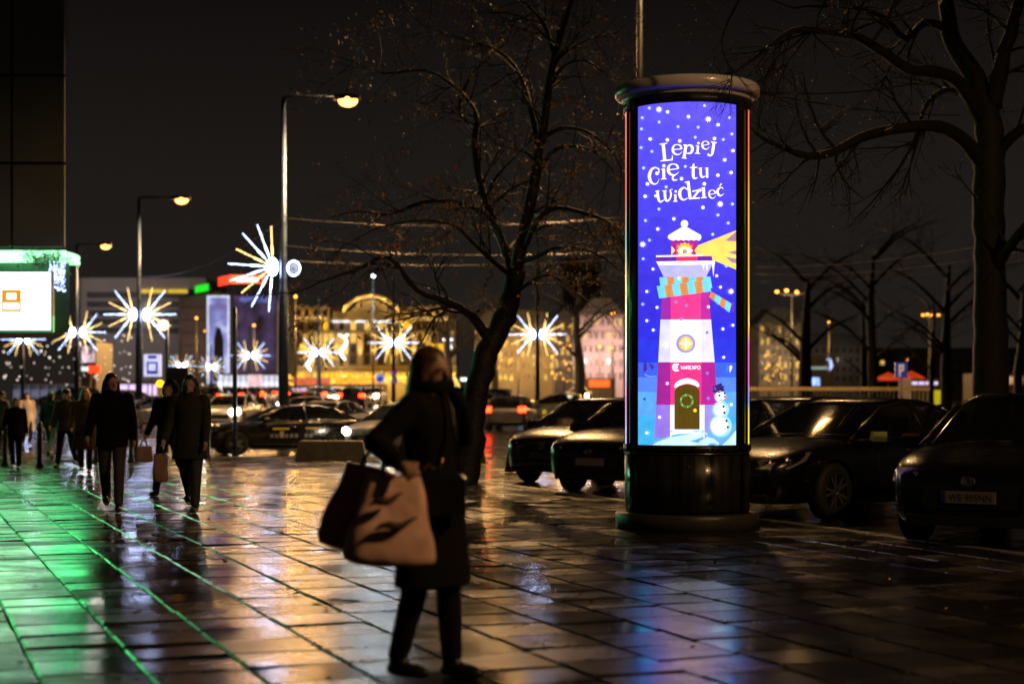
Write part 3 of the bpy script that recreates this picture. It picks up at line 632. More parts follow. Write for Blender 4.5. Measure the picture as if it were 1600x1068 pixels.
# overhead wires
M_wire=mat('wire',(.10,.10,.10),.3,metal=.6)
def wire(p0,p1,sag,label,r=.012):
    b=MB(); p0=Vector(p0);p1=Vector(p1); pts=[p0.lerp(p1,i/16)-Vector((0,0,sag*4*(i/16)*(1-i/16))) for i in range(17)]
    b.tube(pts,r,5); b.build('overhead_wire',M_wire,label=label,cat='wire')
wire(P(444,341,50),P(990,338,46),.25,'topmost overhead wire between the nearest lamp post and the column',.015)
wire(P(444,384,50),P(990,392,47),.2,'second overhead wire below the topmost one, left of the column',.014)
wire(P(444,407,50),P(990,403,55),.2,'lowest overhead wire behind the branches of the leaning tree',.012)
wire(P(444,341,50),P(217,430,75),.6,'wire strung from the nearest lamp post to the second one',.012)
wire(P(1180,417,60),P(1700,352,44),.3,'highest of the long wires crossing the sky right of the column',.013)
wire(P(1180,428,60),P(1700,372,46),.35,'middle long wire crossing behind the right tree',.011)
wire(P(1180,440,70),P(1700,388,50),.35,'lowest long wire crossing behind the right tree',.011)
wire(P(1180,143,26),P(1480,118,30),.15,'short bright wire leaving the column cap to the right',.012)
wire(P(1180,143,26),P(1500,180,34),.1,'cable running down to the right from the column cap',.014)
# ================================================================ trees
def grow(mb, leaf, p, d, L, r, lv, rn, out, droop=.0, maxlv=3, keep=None):
    n=5 if lv<2 else 4; pts=[Vector(p)]; d=Vector(d).normalized()
    for i in range(n):
        d=(d+Vector((rn.gauss(0,.16),rn.gauss(0,.16),rn.gauss(0,.16)-droop*.12))).normalized(); pts.append(pts[-1]+d*L/n)
    mb.tube(pts,[r*(1-.72*i/n) for i in range(n+1)],5 if r>.02 else 3,cap=False)
    if lv>=maxlv:
        for _ in range(leaf[1]):
            if rn.random()<leaf[0]: out.append(pts[rn.randrange(2,n+1)]+Vector((rn.gauss(0,.03),rn.gauss(0,.03),-.02)))
        return
    k=rn.randint(4,6) if lv<2 else rn.randint(3,5)
    for j in range(k):
        t=rn.uniform(.18,1); i=min(n-1,int(t*n)); q=pts[i].lerp(pts[i+1],t*n-i)
        ax=Vector((rn.gauss(0,1),rn.gauss(0,1),rn.gauss(0,1))).cross(d).normalized()
        nd=(Matrix.Rotation(R(rn.uniform(25,62)),3,ax)@d)
        grow(mb,leaf,q,nd,L*rn.uniform(.42,.68)*(1.1-.35*t),r*(1-.6*t)*.62,lv+1,rn,out,droop,maxlv)
def tree(name,label,base,trunk,limbs,seed,leafp,group=None,barkm=None,dens=1.,maxlv=3,Lf=1.3,droop=.3,leafsz=.022):
    """trunk / limbs: [(px,py,Y,r)] turned into real points"""
    barkm=barkm or M_bark; rn=random.Random(seed); t=empty(name,base,label,'tree',group); B=Vector(base)
    def w(l): return [P(a,b,Y)-B for a,b,Y,_ in l],[q[3] for q in l]
    pts,rs=w(trunk); pts[0].z=-.1; limbs=[[(a,b_,c,r*.8) for a,b_,c,r in L] for L in limbs]
    b=MB()
    def dens_line(pts,rs,k=3):
        o=[];ro=[]
        for i in range(len(pts)-1):
            p0=pts[max(0,i-1)];p1=pts[i];p2=pts[i+1];p3=pts[min(len(pts)-1,i+2)]
            for j in range(k):
                s_=j/k; o.append(.5*((2*p1)+(-p0+p2)*s_+(2*p0-5*p1+4*p2-p3)*s_*s_+(-p0+3*p1-3*p2+p3)*s_**3)+Vector((rn.gauss(0,.012),rn.gauss(0,.012),0))*min(1,rs[i]*6)); ro.append((rs[i]*(1-s_)+rs[i+1]*s_)*rn.uniform(.93,1.08))
        o.append(pts[-1]); ro.append(rs[-1]); return o,ro
    q,r=dens_line(pts,rs,4); b.tube(q,r,14); b.build('trunk',barkm,t)
    tw=MB(); drops=[]
    for L in limbs:
        pts,rs=w(L); q,r=dens_line(pts,rs); b=MB(); b.tube(q,r,8); b.build('limb',barkm,t)
        tot=sum((q[i+1]-q[i]).length for i in range(len(q)-1)); n=max(3,int(tot*2.4*dens))
        for j in range(n):
            u=rn.uniform(.12,1)**.8*(len(q)-1); i=min(len(q)-2,int(u)); p=q[i].lerp(q[i+1],u-i); d=(q[i+1]-q[i]).normalized()
            ax=Vector((rn.gauss(0,1),rn.gauss(0,1),rn.gauss(0,1))).cross(d).normalized(); nd=Matrix.Rotation(R(rn.uniform(25,75)),3,ax)@d
            rr=min(.03,max(.008,r[i]*.4)); grow(tw,leafp,p,nd,Lf*rn.uniform(.6,1.3),rr,1,rn,drops,droop,maxlv)
        grow(tw,leafp,q[-1],q[-1]-q[-2],Lf,r[-1],1,rn,drops,droop,maxlv)
    tw.build('crown',barkm,t,fix=False,kind='stuff')
    if drops:
        lf=MB()
        for p in drops:
            s_=leafsz*rn.uniform(.5,1.6); M=Euler((rn.uniform(0,6),rn.uniform(0,6),rn.uniform(0,6))).to_matrix()
            lf.add([p+M@Vector(v)*s_ for v in ((-1,0,0),(0,-.5,.15),(1,0,0),(0,.5,.15))],[(0,1,2),(0,2,3)])
        lf.build('leaf_drop_speck',M_leaf,t,fix=False,kind='stuff')
    return t
Y1=27.5
tree('bare_tree','bare leaning tree with spreading limbs in the middle of the picture',(X(724,Y1),Y1,0),
 [(722,757,Y1,.27),(733,700,Y1,.235),(741,640,Y1,.215),(752,580,Y1,.205),(768,535,Y1,.20),(789,495,Y1,.19),(800,455,Y1,.165),(808,420,Y1,.15)],
 [[(775,540,Y1,.13),(753,515,27.3,.12),(735,492,27.1,.10),(700,472,26.7,.08),(650,452,26.3,.06),(618,410,26,.05),(596,402,25.8,.045),(560,420,25.6,.035),(500,440,25.2,.02)],
  [(803,440,Y1,.11),(790,390,27.8,.11),(765,330,28.1,.10),(748,275,28.4,.09),(742,225,28.6,.075),(744,180,28.8,.06),(715,140,29,.05),(665,110,29.3,.035),(600,115,29.6,.022),(548,95,29.8,.012)],
  [(806,425,Y1,.14),(818,370,27.3,.135),(832,300,27.1,.125),(842,240,27,.11),(852,180,26.8,.09),(862,110,26.6,.07),(878,50,26.5,.055),(900,-20,26.3,.04)],
  [(842,232,27,.08),(826,160,27.4,.065),(805,105,27.8,.05),(770,75,28,.035),(720,62,28.4,.02),(660,40,28.6,.012)],
  [(866,88,26.6,.05),(850,40,26.8,.04),(820,5,27,.03),(780,-20,27,.02)],
  [(744,182,28.8,.05),(722,176,29,.02),(719,160,29,.045),(735,120,29.2,.03),(760,95,29.4,.02),(800,60,29.6,.012)],
  [(848,215,27,.06),(880,200,26.6,.045),(915,205,26.2,.035),(945,225,25.9,.025),(965,250,25.6,.015)],
  [(858,140,26.8,.05),(880,105,26.4,.035),(915,95,26,.025),(950,120,25.8,.015)],
  [(815,400,27.5,.07),(840,345,26.6,.06),(870,325,26.2,.05),(920,335,25.8,.04),(955,350,25.5,.03),(975,385,25.2,.015)],
  [(838,275,27.1,.05),(860,240,26.6,.045),(890,228,26.2,.035),(930,238,25.8,.02),(960,270,25.5,.012)],
  [(795,400,27.6,.07),(770,345,27.9,.06),(720,318,28.1,.05),(660,316,28.4,.04),(610,335,28.7,.03),(560,330,29,.015)],
  [(800,430,27.4,.07),(772,410,27.1,.06),(740,380,26.9,.045),(705,350,26.7,.035),(640,345,26.4,.025),(580,360,26,.014)],
  [(812,410,27.4,.06),(840,400,26.9,.05),(880,385,26.5,.035),(930,395,26.2,.022),(965,420,26,.012)],
  [(792,395,27.7,.055),(815,370,28.5,.05),(870,350,29,.035),(930,372,29.5,.02)],
  [(760,320,28.1,.045),(770,285,28.5,.04),(800,250,28.8,.02),(840,210,29,.012)],
  [(795,465,27.4,.06),(830,440,27,.04),(860,430,26.6,.03),(900,455,26.3,.015)]],
 11,(.5,3),dens=1.7,Lf=1.15,leafsz=.03)
Y2=25.
tree('bare_tree','thick dark bare tree behind the parked cars at the right edge',(X(1548,Y2),Y2,0),
 [(1549,780,Y2,.30),(1549,640,Y2,.27),(1548,520,Y2,.25),(1547,420,Y2,.24),(1545,330,Y2,.24),(1546,250,Y2,.24),(1542,190,Y2,.20),(1520,120,25.2,.17),(1485,50,25.4,.13),(1475,-30,25.6,.1)],
 [[(1540,262,Y2,.15),(1510,222,24.6,.14),(1475,200,24.2,.12),(1440,196,23.8,.11),(1390,203,23.4,.10),(1345,215,23,.09),(1300,238,22.6,.08),(1262,243,22.2,.07),(1225,232,21.9,.05),(1190,215,21.6,.035),(1178,205,21.5,.015)],
  [(1535,190,Y2,.14),(1500,130,24.4,.12),(1460,112,24,.11),(1420,108,23.6,.1),(1385,85,23.2,.085),(1340,58,22.8,.07),(1290,50,22.4,.06),(1240,48,22,.05),(1200,75,21.6,.035),(1150,112,21,.02)],
  [(1480,45,25.4,.1),(1445,35,25,.08),(1415,60,24.6,.06),(1380,28,24.2,.05),(1330,12,23.8,.035),(1260,10,23.4,.02)],
  [(1550,170,Y2,.17),(1565,100,24.8,.15),(1585,30,24.6,.12),(1600,-40,24.4,.1)],
  [(1552,250,Y2,.11),(1580,215,24.7,.1),(1620,190,24.4,.08),(1660,180,24,.05)],
  [(1538,180,Y2,.09),(1510,150,25.6,.08),(1480,140,26,.07),(1450,160,26.4,.05),(1435,195,26.6,.03)],
  [(1553,430,Y2,.11),(1568,400,24.6,.10),(1585,375,24.2,.09),(1610,345,23.8,.07)],
  [(1470,10,25.4,.07),(1500,-20,25,.06),(1540,-60,24.5,.05)]],
 23,(.30,3),barkm=M_bark_d,dens=1.2,Lf=1.3,leafsz=.014)
# overhanging tip of a neighbouring tree, in front of the column cap
tree('bare_tree','thin bare tree out of the picture whose twigs hang over the column cap',(6.9,13.5,0),
 [(2110,920,13.5,.12),(2100,300,13.5,.10),(2050,-300,13.7,.09),(1950,-500,13.9,.07)],
 [[(1950,-500,13.9,.06),(1600,-420,14.6,.04),(1300,-200,15.4,.03),(1180,-40,16,.02),(1128,60,16.4,.012),(1143,110,16.5,.009),(1141,138,16.5,.006)]],
 5,(0,0),barkm=M_bark_d,dens=.25,Lf=.45,maxlv=2,droop=1.2)
b=MB(); rn=random.Random(3); o_=[]
for k in range(9):
    p=P(1142+rn.uniform(-3,3),128+rn.uniform(-6,14),16.5)
    a=rn.uniform(-1,1); grow(b,(0,0),p,(-.6+a*.9,rn.uniform(-.3,.3),-.7),.38,.0045,1,rn,o_,.3,3)
tr=[o for o in bpy.data.objects if o.name.startswith('bare_tree')][-1]
q=b.build('twig',M_bark_d,tr,fix=False,kind='stuff'); q.location=-Vector((6.9,13.5,0))
# background trees at the right and behind the star post
def simple_tree(px,Y,hpy,r,label,seed,barkm=None):
    rn=random.Random(seed); g=road_z(Y)-.3; B=(X(px,Y),Y,g)
    h=P(px,hpy,Y).z-g; s_=F/Y
    tr_=[(px,HZ+(EYE-g)*s_,Y,r),(px+rn.uniform(-3,3),HZ-(h*.3+g-EYE)*s_,Y,r*.8),(px+rn.uniform(-6,6),HZ-(h*.55+g-EYE)*s_,Y,r*.55),(px+rn.uniform(-8,8),HZ-(h*.8+g-EYE)*s_,Y,r*.25)]
    lim=[]
    for k in range(7):
        f=rn.uniform(.28,.8); y0=HZ-(h*f+g-EYE)*s_; sd=1 if k%2 else -1; w=h*.3*s_*rn.uniform(.6,1.1)
        lim.append([(px,y0,Y,r*.4),(px+sd*w*.5,y0-w*.5,Y+rn.uniform(-1,1),r*.25),(px+sd*w,y0-w*.75,Y+rn.uniform(-2,2),r*.08)])
    tree('bare_tree',label,B,tr_,lim,seed,(0,0),'bare trees in the dark square',barkm or M_bark_d,dens=.55,maxlv=3,Lf=h*.16,droop=0)
simple_tree(1366,75,330,.28,'slender bare tree with a pale trunk left of the blue square sign',31)
simple_tree(1352,90,420,.2,'thin bare tree just left of the slender pale trunk',32)
simple_tree(1258,95,380,.45,'bare tree below the cluster of four amber globes',33)
simple_tree(1478,80,350,.32,'bare tree between the blue square sign and the thick dark tree',34)
simple_tree(1455,100,420,.2,'smaller bare tree right of the blue square sign',35)
simple_tree(1592,90,400,.3,'bare tree at the right edge behind the thick dark tree',36)
simple_tree(905,120,400,.45,'dark bare tree left of the advertising column',37)
simple_tree(700,150,440,.5,'dark tree right of the golden palace',38)
simple_tree(775,170,430,.4,'far bare tree behind the leaning trunk',39)
# strings of small bulbs in far trees; those at the left stand for shop lights
M_fairy=glow('warm_bulbs',(255,180,60),3,var=.7); M_fairy2=glow('mixed_white_bulbs',(225,205,190),2.2,var=.7,vscale=1.)
def fairy(px0,px1,py0,py1,Y,n,m,label,seed,r=.06):
    rn=random.Random(seed); b=MB()
    for k in range(n):
        f=k/n; a=f*9.0; px=px0+(px1-px0)*(.5+.5*math.sin(a*2.3+rn.gauss(0,.25))); py=py0+(py1-py0)*f+rn.gauss(0,2); p=P(px,py,Y+rn.uniform(-2,2)); b.ell(p,r*rn.uniform(.6,1.3),n=6,m=4)
    b.build('fairy_lights',m,fix=False,kind='stuff',label=label,cat='string lights')
fairy(742,800,500,596,168,90,M_fairy,'warm fairy lights wound through the far tree behind the leaning trunk',1)
fairy(862,900,510,600,140,60,M_fairy,'warm fairy lights in the branches right of the star post',2)
fairy(5,118,535,600,118,48,M_fairy2,'scattered white bulbs standing for shop lights under the stars at the left',3,.055)
fairy(125,205,520,600,116,40,M_fairy2,'sparse white bulbs standing for shop lights beside the third lamp post',4,.05)
fairy(1195,1250,545,600,150,60,M_fairy,'yellow fairy lights around the ground floor right of the column',5,.05)
fairy(450,710,585,600,210,120,M_fairy,'warm bulbs along the lit boxes in front of the palace',6,.11)
fairy(255,345,600,622,120,34,M_fairy2,'white bulbs at street level left of the shop windows',7,.07)
# ================================================================ buildings
def facade_box(b,x0,x1,y,dep,z0,z1,mi=0): b.box(x0,x1,y,y+dep,z0,z1,mi)
def bld(name,px0,px1,Y,label,z0=None):
    x0=X(px0,Y); x1=X(px1,Y); g=road_z(Y)-.3 if z0 is None else z0
    return empty(name,((x0+x1)/2,Y,g),label,'building'),(x1-x0),g
def zz(py,Y): return EYE+(HZ-py)*Y/F
# --- golden palace hotel
Y=300.; t,W,g=bld('palace_hotel',455,712,Y,'golden floodlit palace hotel with arched gable and tall pilasters')
M_ps=mat('palace_stone',(.42,.34,.22),.7,var=.15,vscale=.4); M_roof=mat('dark_mansard',(.03,.03,.032),.5)
M_wd=mat('dark_window',(.008,.009,.012),.15); M_wl=glow('warm_window',(255,205,90),1.3,var=.4,vscale=.3); M_wy=glow('yellow_window',(255,190,20),1.6,var=.3,vscale=.3); M_ww=glow('white_window',(235,235,255),1.4,var=.4,vscale=.4)
H=lambda py: zz(py,Y)-g
hw=W/2; cpx=lambda px: X(px,Y)-t.location.x
b=MB(); b.box(-hw,hw,0,14,0,H(500)); b.build('wall',M_ps,t)
b=MB(); b.prism([(-hw+.1,H(500)+.02),(hw-.1,H(500)+.02),(hw-1.6,H(478)),(-hw+1.6,H(478))],.6,13.6); b.build('roof',M_roof,t)
b=MB(); b.box(cpx(520),cpx(640),-.1,5,H(499.5),H(486)); b.prism([(cpx(548),H(486)),(cpx(612),H(486)),(cpx(600),H(473)),(cpx(580),H(467)),(cpx(560),H(473))],-.2,4); b.build('gable',M_ps,t)
b=MB(); n=14
pa=[(cpx(580)+(cpx(624)-cpx(580))*math.cos(math.pi*k/n),H(487)+(H(462)-H(487))*math.sin(math.pi*k/n)**1.6) for k in range(n+1)]
b.tube([(x,-.8,z) for x,z in pa],.35,6); b.build('gable_cornice',M_ps,t)
for py,d in ((500,.9),(517,.6),(573,.7),(580,.5)):
    b=MB(); b.box(-hw-.2,hw+.2,-d,-.003,H(py)-.22,H(py)+.2); b.build('cornice',M_ps,t)
pil=[478,500,527,541,563,584,606,620,648,669,698]
b=MB(); b.box(-.5,.5,-.55,-.004,0,H(520)-H(571)); b.box(-.8,.8,-.75,-.556,H(524)-H(571),H(518.5)-H(571)); pme=b.mesh('pilaster',M_ps)
for px in pil: inst('pilaster',pme,t,(cpx(px),0,H(571)))
b=MB(); b.box(-.42,.42,-.5,-.004,0,H(501.5)-H(516)); pme2=b.mesh('short_pilaster',M_ps)
for px in (527,541,606,620,698,458): inst('short_pilaster',pme2,t,(cpx(px),0,H(516)))
def win(w,h,pane,frame=M_ps,sill=.12):
    b=MB(); b.box(-w/2,w/2,-.03,-.004,0,h,1); b.box(-w/2-.12,-w/2,-.14,-.004,-.1,h+.12); b.box(w/2,w/2+.12,-.14,-.004,-.1,h+.12); b.box(-w/2-.2,w/2+.2,-.2,-.14,h,h+sill); b.box(-.05,.05,-.05,-.031,0,h); return b.mesh('window',[frame,pane])
w_d=win(.95,1.7,M_wd); w_l=win(.95,1.7,M_wl); w_y=win(.95,1.7,M_wy); w_s=win(.7,1.2,M_wl)
rn=random.Random(5)
cols=[463,470,487,493,509,516,534,552,574,595,613,629,638,656,663,678,688]
for px in cols:
    for py in (515,535,552,568):
        if px in pil: continue
        r=rn.random(); me_=w_y if r<.12 else (w_l if r<.30 else w_d); inst('window',me_,t,(cpx(px),0,H(py)))
for i,px in enumerate(range(462,708,8)):
    if rn.random()<.85: inst('window',w_l if rn.random()<.6 else w_y,t,(cpx(px),0,H(598)),sc=(1,1,1.35))
b=MB(); b.box(-.75,.75,-.4,1.2,0,2.0); b.prism([(-.95,2.0),(.95,2.0),(0,2.7)],-.5,1.2); b.box(-.4,.4,-.45,-.41,.3,1.8,1); dme=b.mesh('dormer',[M_ps,M_wd])
for px in (467,480,494,508,644,658,671,684,697): inst('dormer',dme,t,(cpx(px),.4,H(499)))
b=MB(); 
for a0,a1 in ((-1,-.42),(-.30,.12),(.24,.95)):
    x=a0
    while x<a1-.05: b.box(cpx(572)+x*6.2,cpx(572)+x*6.2+.42,-.78,-.62,H(503),H(499)); x+=.095
b.build('roof_sign',glow('white_sign_letters',(215,235,255),4.),t)
b=MB(); b.box(cpx(560),cpx(690),-4,-1,H(591),H(588.5)); b.build('entrance_canopy',glow('canopy_lights',(255,190,50),2.2,var=.6,vscale=1.2),t)
def up(x,z,w,ang=26):
    d=bpy.data.lights.new('facade_floodlight','SPOT'); d.energy=w; d.color=(1,.62,.17); d.spot_size=R(ang); d.spot_blend=.8; d.shadow_soft_size=.15; o=bpy.data.objects.new('facade_floodlight',d); link(o,t); o.location=(x,-1.25,z); o.rotation_euler=(R(175),0,0)
for px in pil: up(cpx(px),H(574),9000); up(cpx(px),H(520),2600)
for px in (478,534,584,613,669,698): lamp_point(t,(cpx(px),-3,H(592)),(1,.62,.17),600,.3,'facade_floodlight')
for px in (467,480,494,508,644,658,671,684,697): lamp_point(t,(cpx(px),-.9,H(496)),(1,.64,.2),60,.1,'facade_floodlight')
for px,py in ((540,479),(560,469),(580,464),(600,469),(620,479)): lamp_point(t,(cpx(px),-1.7,H(py)),(1,.64,.2),90,.1,'facade_floodlight')
# hanging light figures on the palace
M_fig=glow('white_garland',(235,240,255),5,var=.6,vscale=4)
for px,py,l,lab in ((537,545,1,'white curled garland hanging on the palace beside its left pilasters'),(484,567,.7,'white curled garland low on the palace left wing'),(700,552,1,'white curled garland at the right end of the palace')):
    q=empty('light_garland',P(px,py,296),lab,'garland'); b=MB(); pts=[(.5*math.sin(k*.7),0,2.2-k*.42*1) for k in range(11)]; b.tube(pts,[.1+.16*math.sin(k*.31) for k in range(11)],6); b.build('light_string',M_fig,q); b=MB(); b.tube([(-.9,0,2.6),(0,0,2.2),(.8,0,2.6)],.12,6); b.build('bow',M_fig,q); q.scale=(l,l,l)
# --- white hotel slab with dark window bands
Y=350.; t,W,g=bld('office_block',126,322,Y,'long pale slab block with dark window bands behind the star posts'); H=lambda py: zz(py,Y)-g; hw=W/2
M_hb=mat('pale_panel',(.30,.26,.25),.7,em=lin((60,54,52)),es=0,vscale=.2); M_hb2=mat('dark_glass_panel',(.02,.021,.024),.2)
b=MB(); b.box(-hw,hw,0,25,0,H(434)); b.build('wall',mat('pale_concrete',(.34,.30,.29),.75,vscale=.15,var=.1),t)
wb=MB()
for i in range(44): wb.box(-hw+1+i*.5,-hw+1.36+i*.5,-.12,-.004,0,1.3)
wme=wb.mesh('window_band',M_hb2)
for py in (456,470.5,484,497.5,511): inst('window_band',wme,t,(0.4,0,H(py)-1.3))
b=MB(); b.box(-hw+22.6,hw+.1,-.25,-.02,0,H(452)); b.build('dark_curtain_wall',M_hb2,t)
b=MB()
for x0,x1 in ((222,258),(264,291)):
    x=x0
    while x<x1: 
        xx=X(x,Y)-t.location.x; b.box(xx,xx+.42,-.7,-.5,H(458),H(452.5)); x+=4.4
b.build('roof_sign',glow('yellow_sign_letters',(240,200,40),1.1,var=.5),t)
lamp_point(t,(-hw+9,-26,H(480)),(1,.88,.85),6500,.5,'facade_floodlight')
# --- grey brown block left of the billboard tower
Y=320.; t,W,g=bld('office_block',279,345,Y,'plain grey brown block left of the blue billboard'); H=lambda py: zz(py,Y)-g; hw=W/2
b=MB(); b.prism([(-hw,0),(hw,0),(hw,H(455)),(-hw,H(466))],0,16); b.build('wall',mat('brown_concrete',(.16,.13,.12),.8,vscale=.2),t)
b=MB()
for k in range(6): b.box(-hw+.3,hw-.3,-.06,-.003,H(480+k*20),H(479+k*20))
b.build('joint_line',M_hb2,t); lamp_point(t,(0,-14,H(540)),(1,.7,.55),2600,.5,'facade_floodlight')
b=MB(); b.prism([(X(305,318)-t.location.x,H(459)),(X(326,318)-t.location.x,H(455)),(X(326,318)-t.location.x,H(444)),(X(305,318)-t.location.x,H(448))],-2.2,-2.0); b.build('green_sign',glow('green_sign_face',(20,225,30),1.25,var=.1),t)
# --- billboard tower
Y=260.; t,W,g=bld('billboard_tower',326,446,Y,'corner tower with a blue lit billboard, a dark mural and a red roof sign'); H=lambda py: zz(py,Y)-g; hw=W/2; lx=lambda px: X(px,Y)-t.location.x
b=MB(); b.box(-hw,hw,0,14,0,H(458)); b.build('wall',mat('tower_wall',(.06,.05,.05),.7),t)
M_bb=bpy.data.materials.new('blue_billboard_print'); M_bb.use_nodes=True; nt=M_bb.node_tree; p=nt.nodes['Principled BSDF']
tc=nt.nodes.new('ShaderNodeTexCoord'); wv=nt.nodes.new('ShaderNodeTexNoise'); wv.inputs['Scale'].default_value=.33; mp=nt.nodes.new('ShaderNodeMapping'); mp.inputs['Scale'].default_value=(.8,1,1.5); mp.inputs['Rotation'].default_value=(0,.3,0); nt.links.new(tc.outputs['Object'],mp.inputs[0]); nt.links.new(mp.outputs[0],wv.inputs['Vector'])
cr=nt.nodes.new('ShaderNodeValToRGB'); nt.links.new(wv.outputs['Fac'],cr.inputs[0]); el=cr.color_ramp.elements; el[0].position=.36; el[0].color=(*lin((20,60,160)),1); el[1].position=.62; el[1].color=(*lin((175,195,245)),1); q=el.new(.48); q.color=(*lin((60,105,205)),1)
nt.links.new(cr.outputs[0],p.inputs['Emission Color']); p.inputs['Emission Strength'].default_value=.85
b=MB(); b.box(lx(326),lx(357),-.4,-.1,H(598),H(464)); b.build('blue_billboard',M_bb,t)
b=MB(); b.prism([(lx(334),H(596)),(lx(351),H(596)),(lx(350),H(530)),(lx(345),H(512)),(lx(339),H(512)),(lx(335),H(532))],-.5,-.41); b.build('billboard_figure',mat('billboard_dark_print',(.02,.02,.03),.5),t)
b=MB(); b.box(lx(324.5),lx(326),-.5,-.1,H(600),H(462)); b.box(lx(357),lx(358.5),-.5,-.1,H(600),H(462)); b.box(lx(326),lx(357),-.5,-.1,H(464)+.01,H(462)); b.build('billboard_frame',glow('billboard_edge_light',(220,225,245),1.2),t)
M_mu=mat('mural_print',(.035,.025,.07),.5,em=(.09,.06,.17),es=.35,vscale=.35,em_var=.9)
b=MB(); b.box(lx(366),lx(431),-.4,-.1,H(600),H(462)); b.build('mural',M_mu,t)
b=MB()
for i in range(13): b.box(lx(376+i*3.7),lx(378.4+i*3.7),-.48,-.42,H(471+(i%3)),H(464.5-(i%2)))
b.build('mural_lettering',glow('mural_blue_letters',(110,130,220),.8),t)
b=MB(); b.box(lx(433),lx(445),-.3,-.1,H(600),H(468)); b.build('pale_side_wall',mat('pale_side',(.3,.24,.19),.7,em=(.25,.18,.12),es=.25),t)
b=MB(); b.prism([(lx(342),H(447)),(lx(360),H(443)),(lx(360),H(430)),(lx(342),H(434))],-.5,-.2); b.build('roof_sign_side',glow('red_sign_side',(255,60,30),2.2,var=.3,vscale=1.),t)
b=MB(); b.box(lx(361),lx(416),-.5,-.2,H(443),H(430)); b.build('roof_sign_front',glow('orange_sign_front',(255,90,50),2.2,var=.3,vscale=.6),t)
b=MB()
for i in range(9): b.box(lx(371+i*3.6),lx(373.7+i*3.6),-.56,-.52,H(440.5-(i%2)*.6),H(433.5+(i%3)*.5))
b.build('roof_sign_letters',glow('sign_white_letters',(255,235,225),4.),t)
b=MB()
for px in (345,358,372,400,412): b.box(lx(px),lx(px)+.15,0,.15,H(460),H(443))
b.build('sign_strut',M_dkmetal,t)
lamp_point(t,(0,-8,H(620)),(1,.9,.8),900,.5,'street_glow_lamp')
# row of lit shop fronts and kiosks at street level
def shop(px0,px1,y0,y1,Y,m,label,n,sign=None,name='shop_front'):
    t,W,g=bld(name,px0,px1,Y,label); H=lambda py: zz(py,Y)-g; hw=W/2
    b=MB(); b.box(-hw,hw,0,5,0,H(y0)+.3); b.build('wall',mat('shop_wall',(.03,.026,.024),.6),t)
    w=W/n; b=MB(); b.box(-w*.42,w*.42,-.06,-.005,max(.3,H(y1)),H(y0)); me=b.mesh('display_window',m)
    for i in range(n): inst('display_window',me,t,(-hw+w*(i+.5),0,0))
    if sign: b=MB(); b.box(-hw*.9,hw*.9,-.4,-.1,H(y0)+.35,H(y0)+1.1); b.build('fascia',sign,t)
    return t
shop(340,447,586,612,240.,M_ww,'white lit row of shop windows below the mural tower',12)
shop(455,520,606,628,170.,glow('violet_panel',(190,160,225),1.2,var=.7,vscale=.5),'low boxes with violet lit panels standing for buses before the palace',5,glow('red_fascia',(200,40,50),.8,var=.6))  # this glowing box row and the next stand in for lit buses
shop(521,600,604,628,190.,glow('amber_panel',(255,180,30),1.5,var=.8,vscale=.4),'amber lit boxes standing for buses in front of the palace steps',7,glow('orange_fascia',(255,150,30),1.4,var=.6))
shop(186,246,600,624,150.,glow('violet_white_panel',(215,190,235),1.5,var=.6,vscale=.6),'lilac lit kiosk beneath the bus stop sign',4)
shop(20,118,600,622,140.,glow('bluish_panel',(120,130,160),.5,var=.9,vscale=.8),'dim bluish glazed shelter under the star posts at the left',7)
shop(126,150,540,566,120.,glow('pink_white_panel',(235,200,215),.9,var=.8,vscale=1.5),'pinkish lit advertising kiosk beside the third lamp post',1,name='kiosk')
q=empty('red_shop_sign',P(140,577,118),'red and white lit sign below the pinkish kiosk panel','sign'); b=MB(); b.box(-.1,.75,0,.1,-.25,.28); b.build('red_panel',glow('red_sign_face',(255,60,20),2.2,var=.1),q); b=MB(); b.box(-.6,-.12,0,.1,-.1,.2); b.build('white_panel',glow('white_sign_face',(220,240,245),1.5),q)
b=MB(); b.tube([(0,.2,-4),(0,.2,.3)],.06,8); b.build('post',M_dkmetal,q)
# arched glass entrance, lit, right of the palace
q=empty('arched_entrance',(X(692,200),200,road_z(200)),'small yellow-lit arched glass entrance seen past the walking woman','entrance')
for k in range(5):
    b=MB(); r=1.6+.35*k; b.tube([(r*math.cos(a)-1,k*.1,1.5+2.4*math.sin(a)*r/3) for a in [math.pi*j/12 for j in range(7)]],.1,5); b.build('arch_rib',glow('yellow_rib_light',(255,215,110),1.8),q)
q=empty('white_shop_sign',P(730,592,190),'small white lit sign left of the leaning trunk','sign'); b=MB(); b.box(-.75,-.05,0,.1,-.2,.15); b.box(.05,.75,0,.1,-.2,.15); b.build('panel',glow('cool_white_face',(200,235,240),2.5),q); b=MB(); b.tube([(0,.2,-2),(0,.2,.1)],.05,6); b.build('post',M_dkmetal,q)
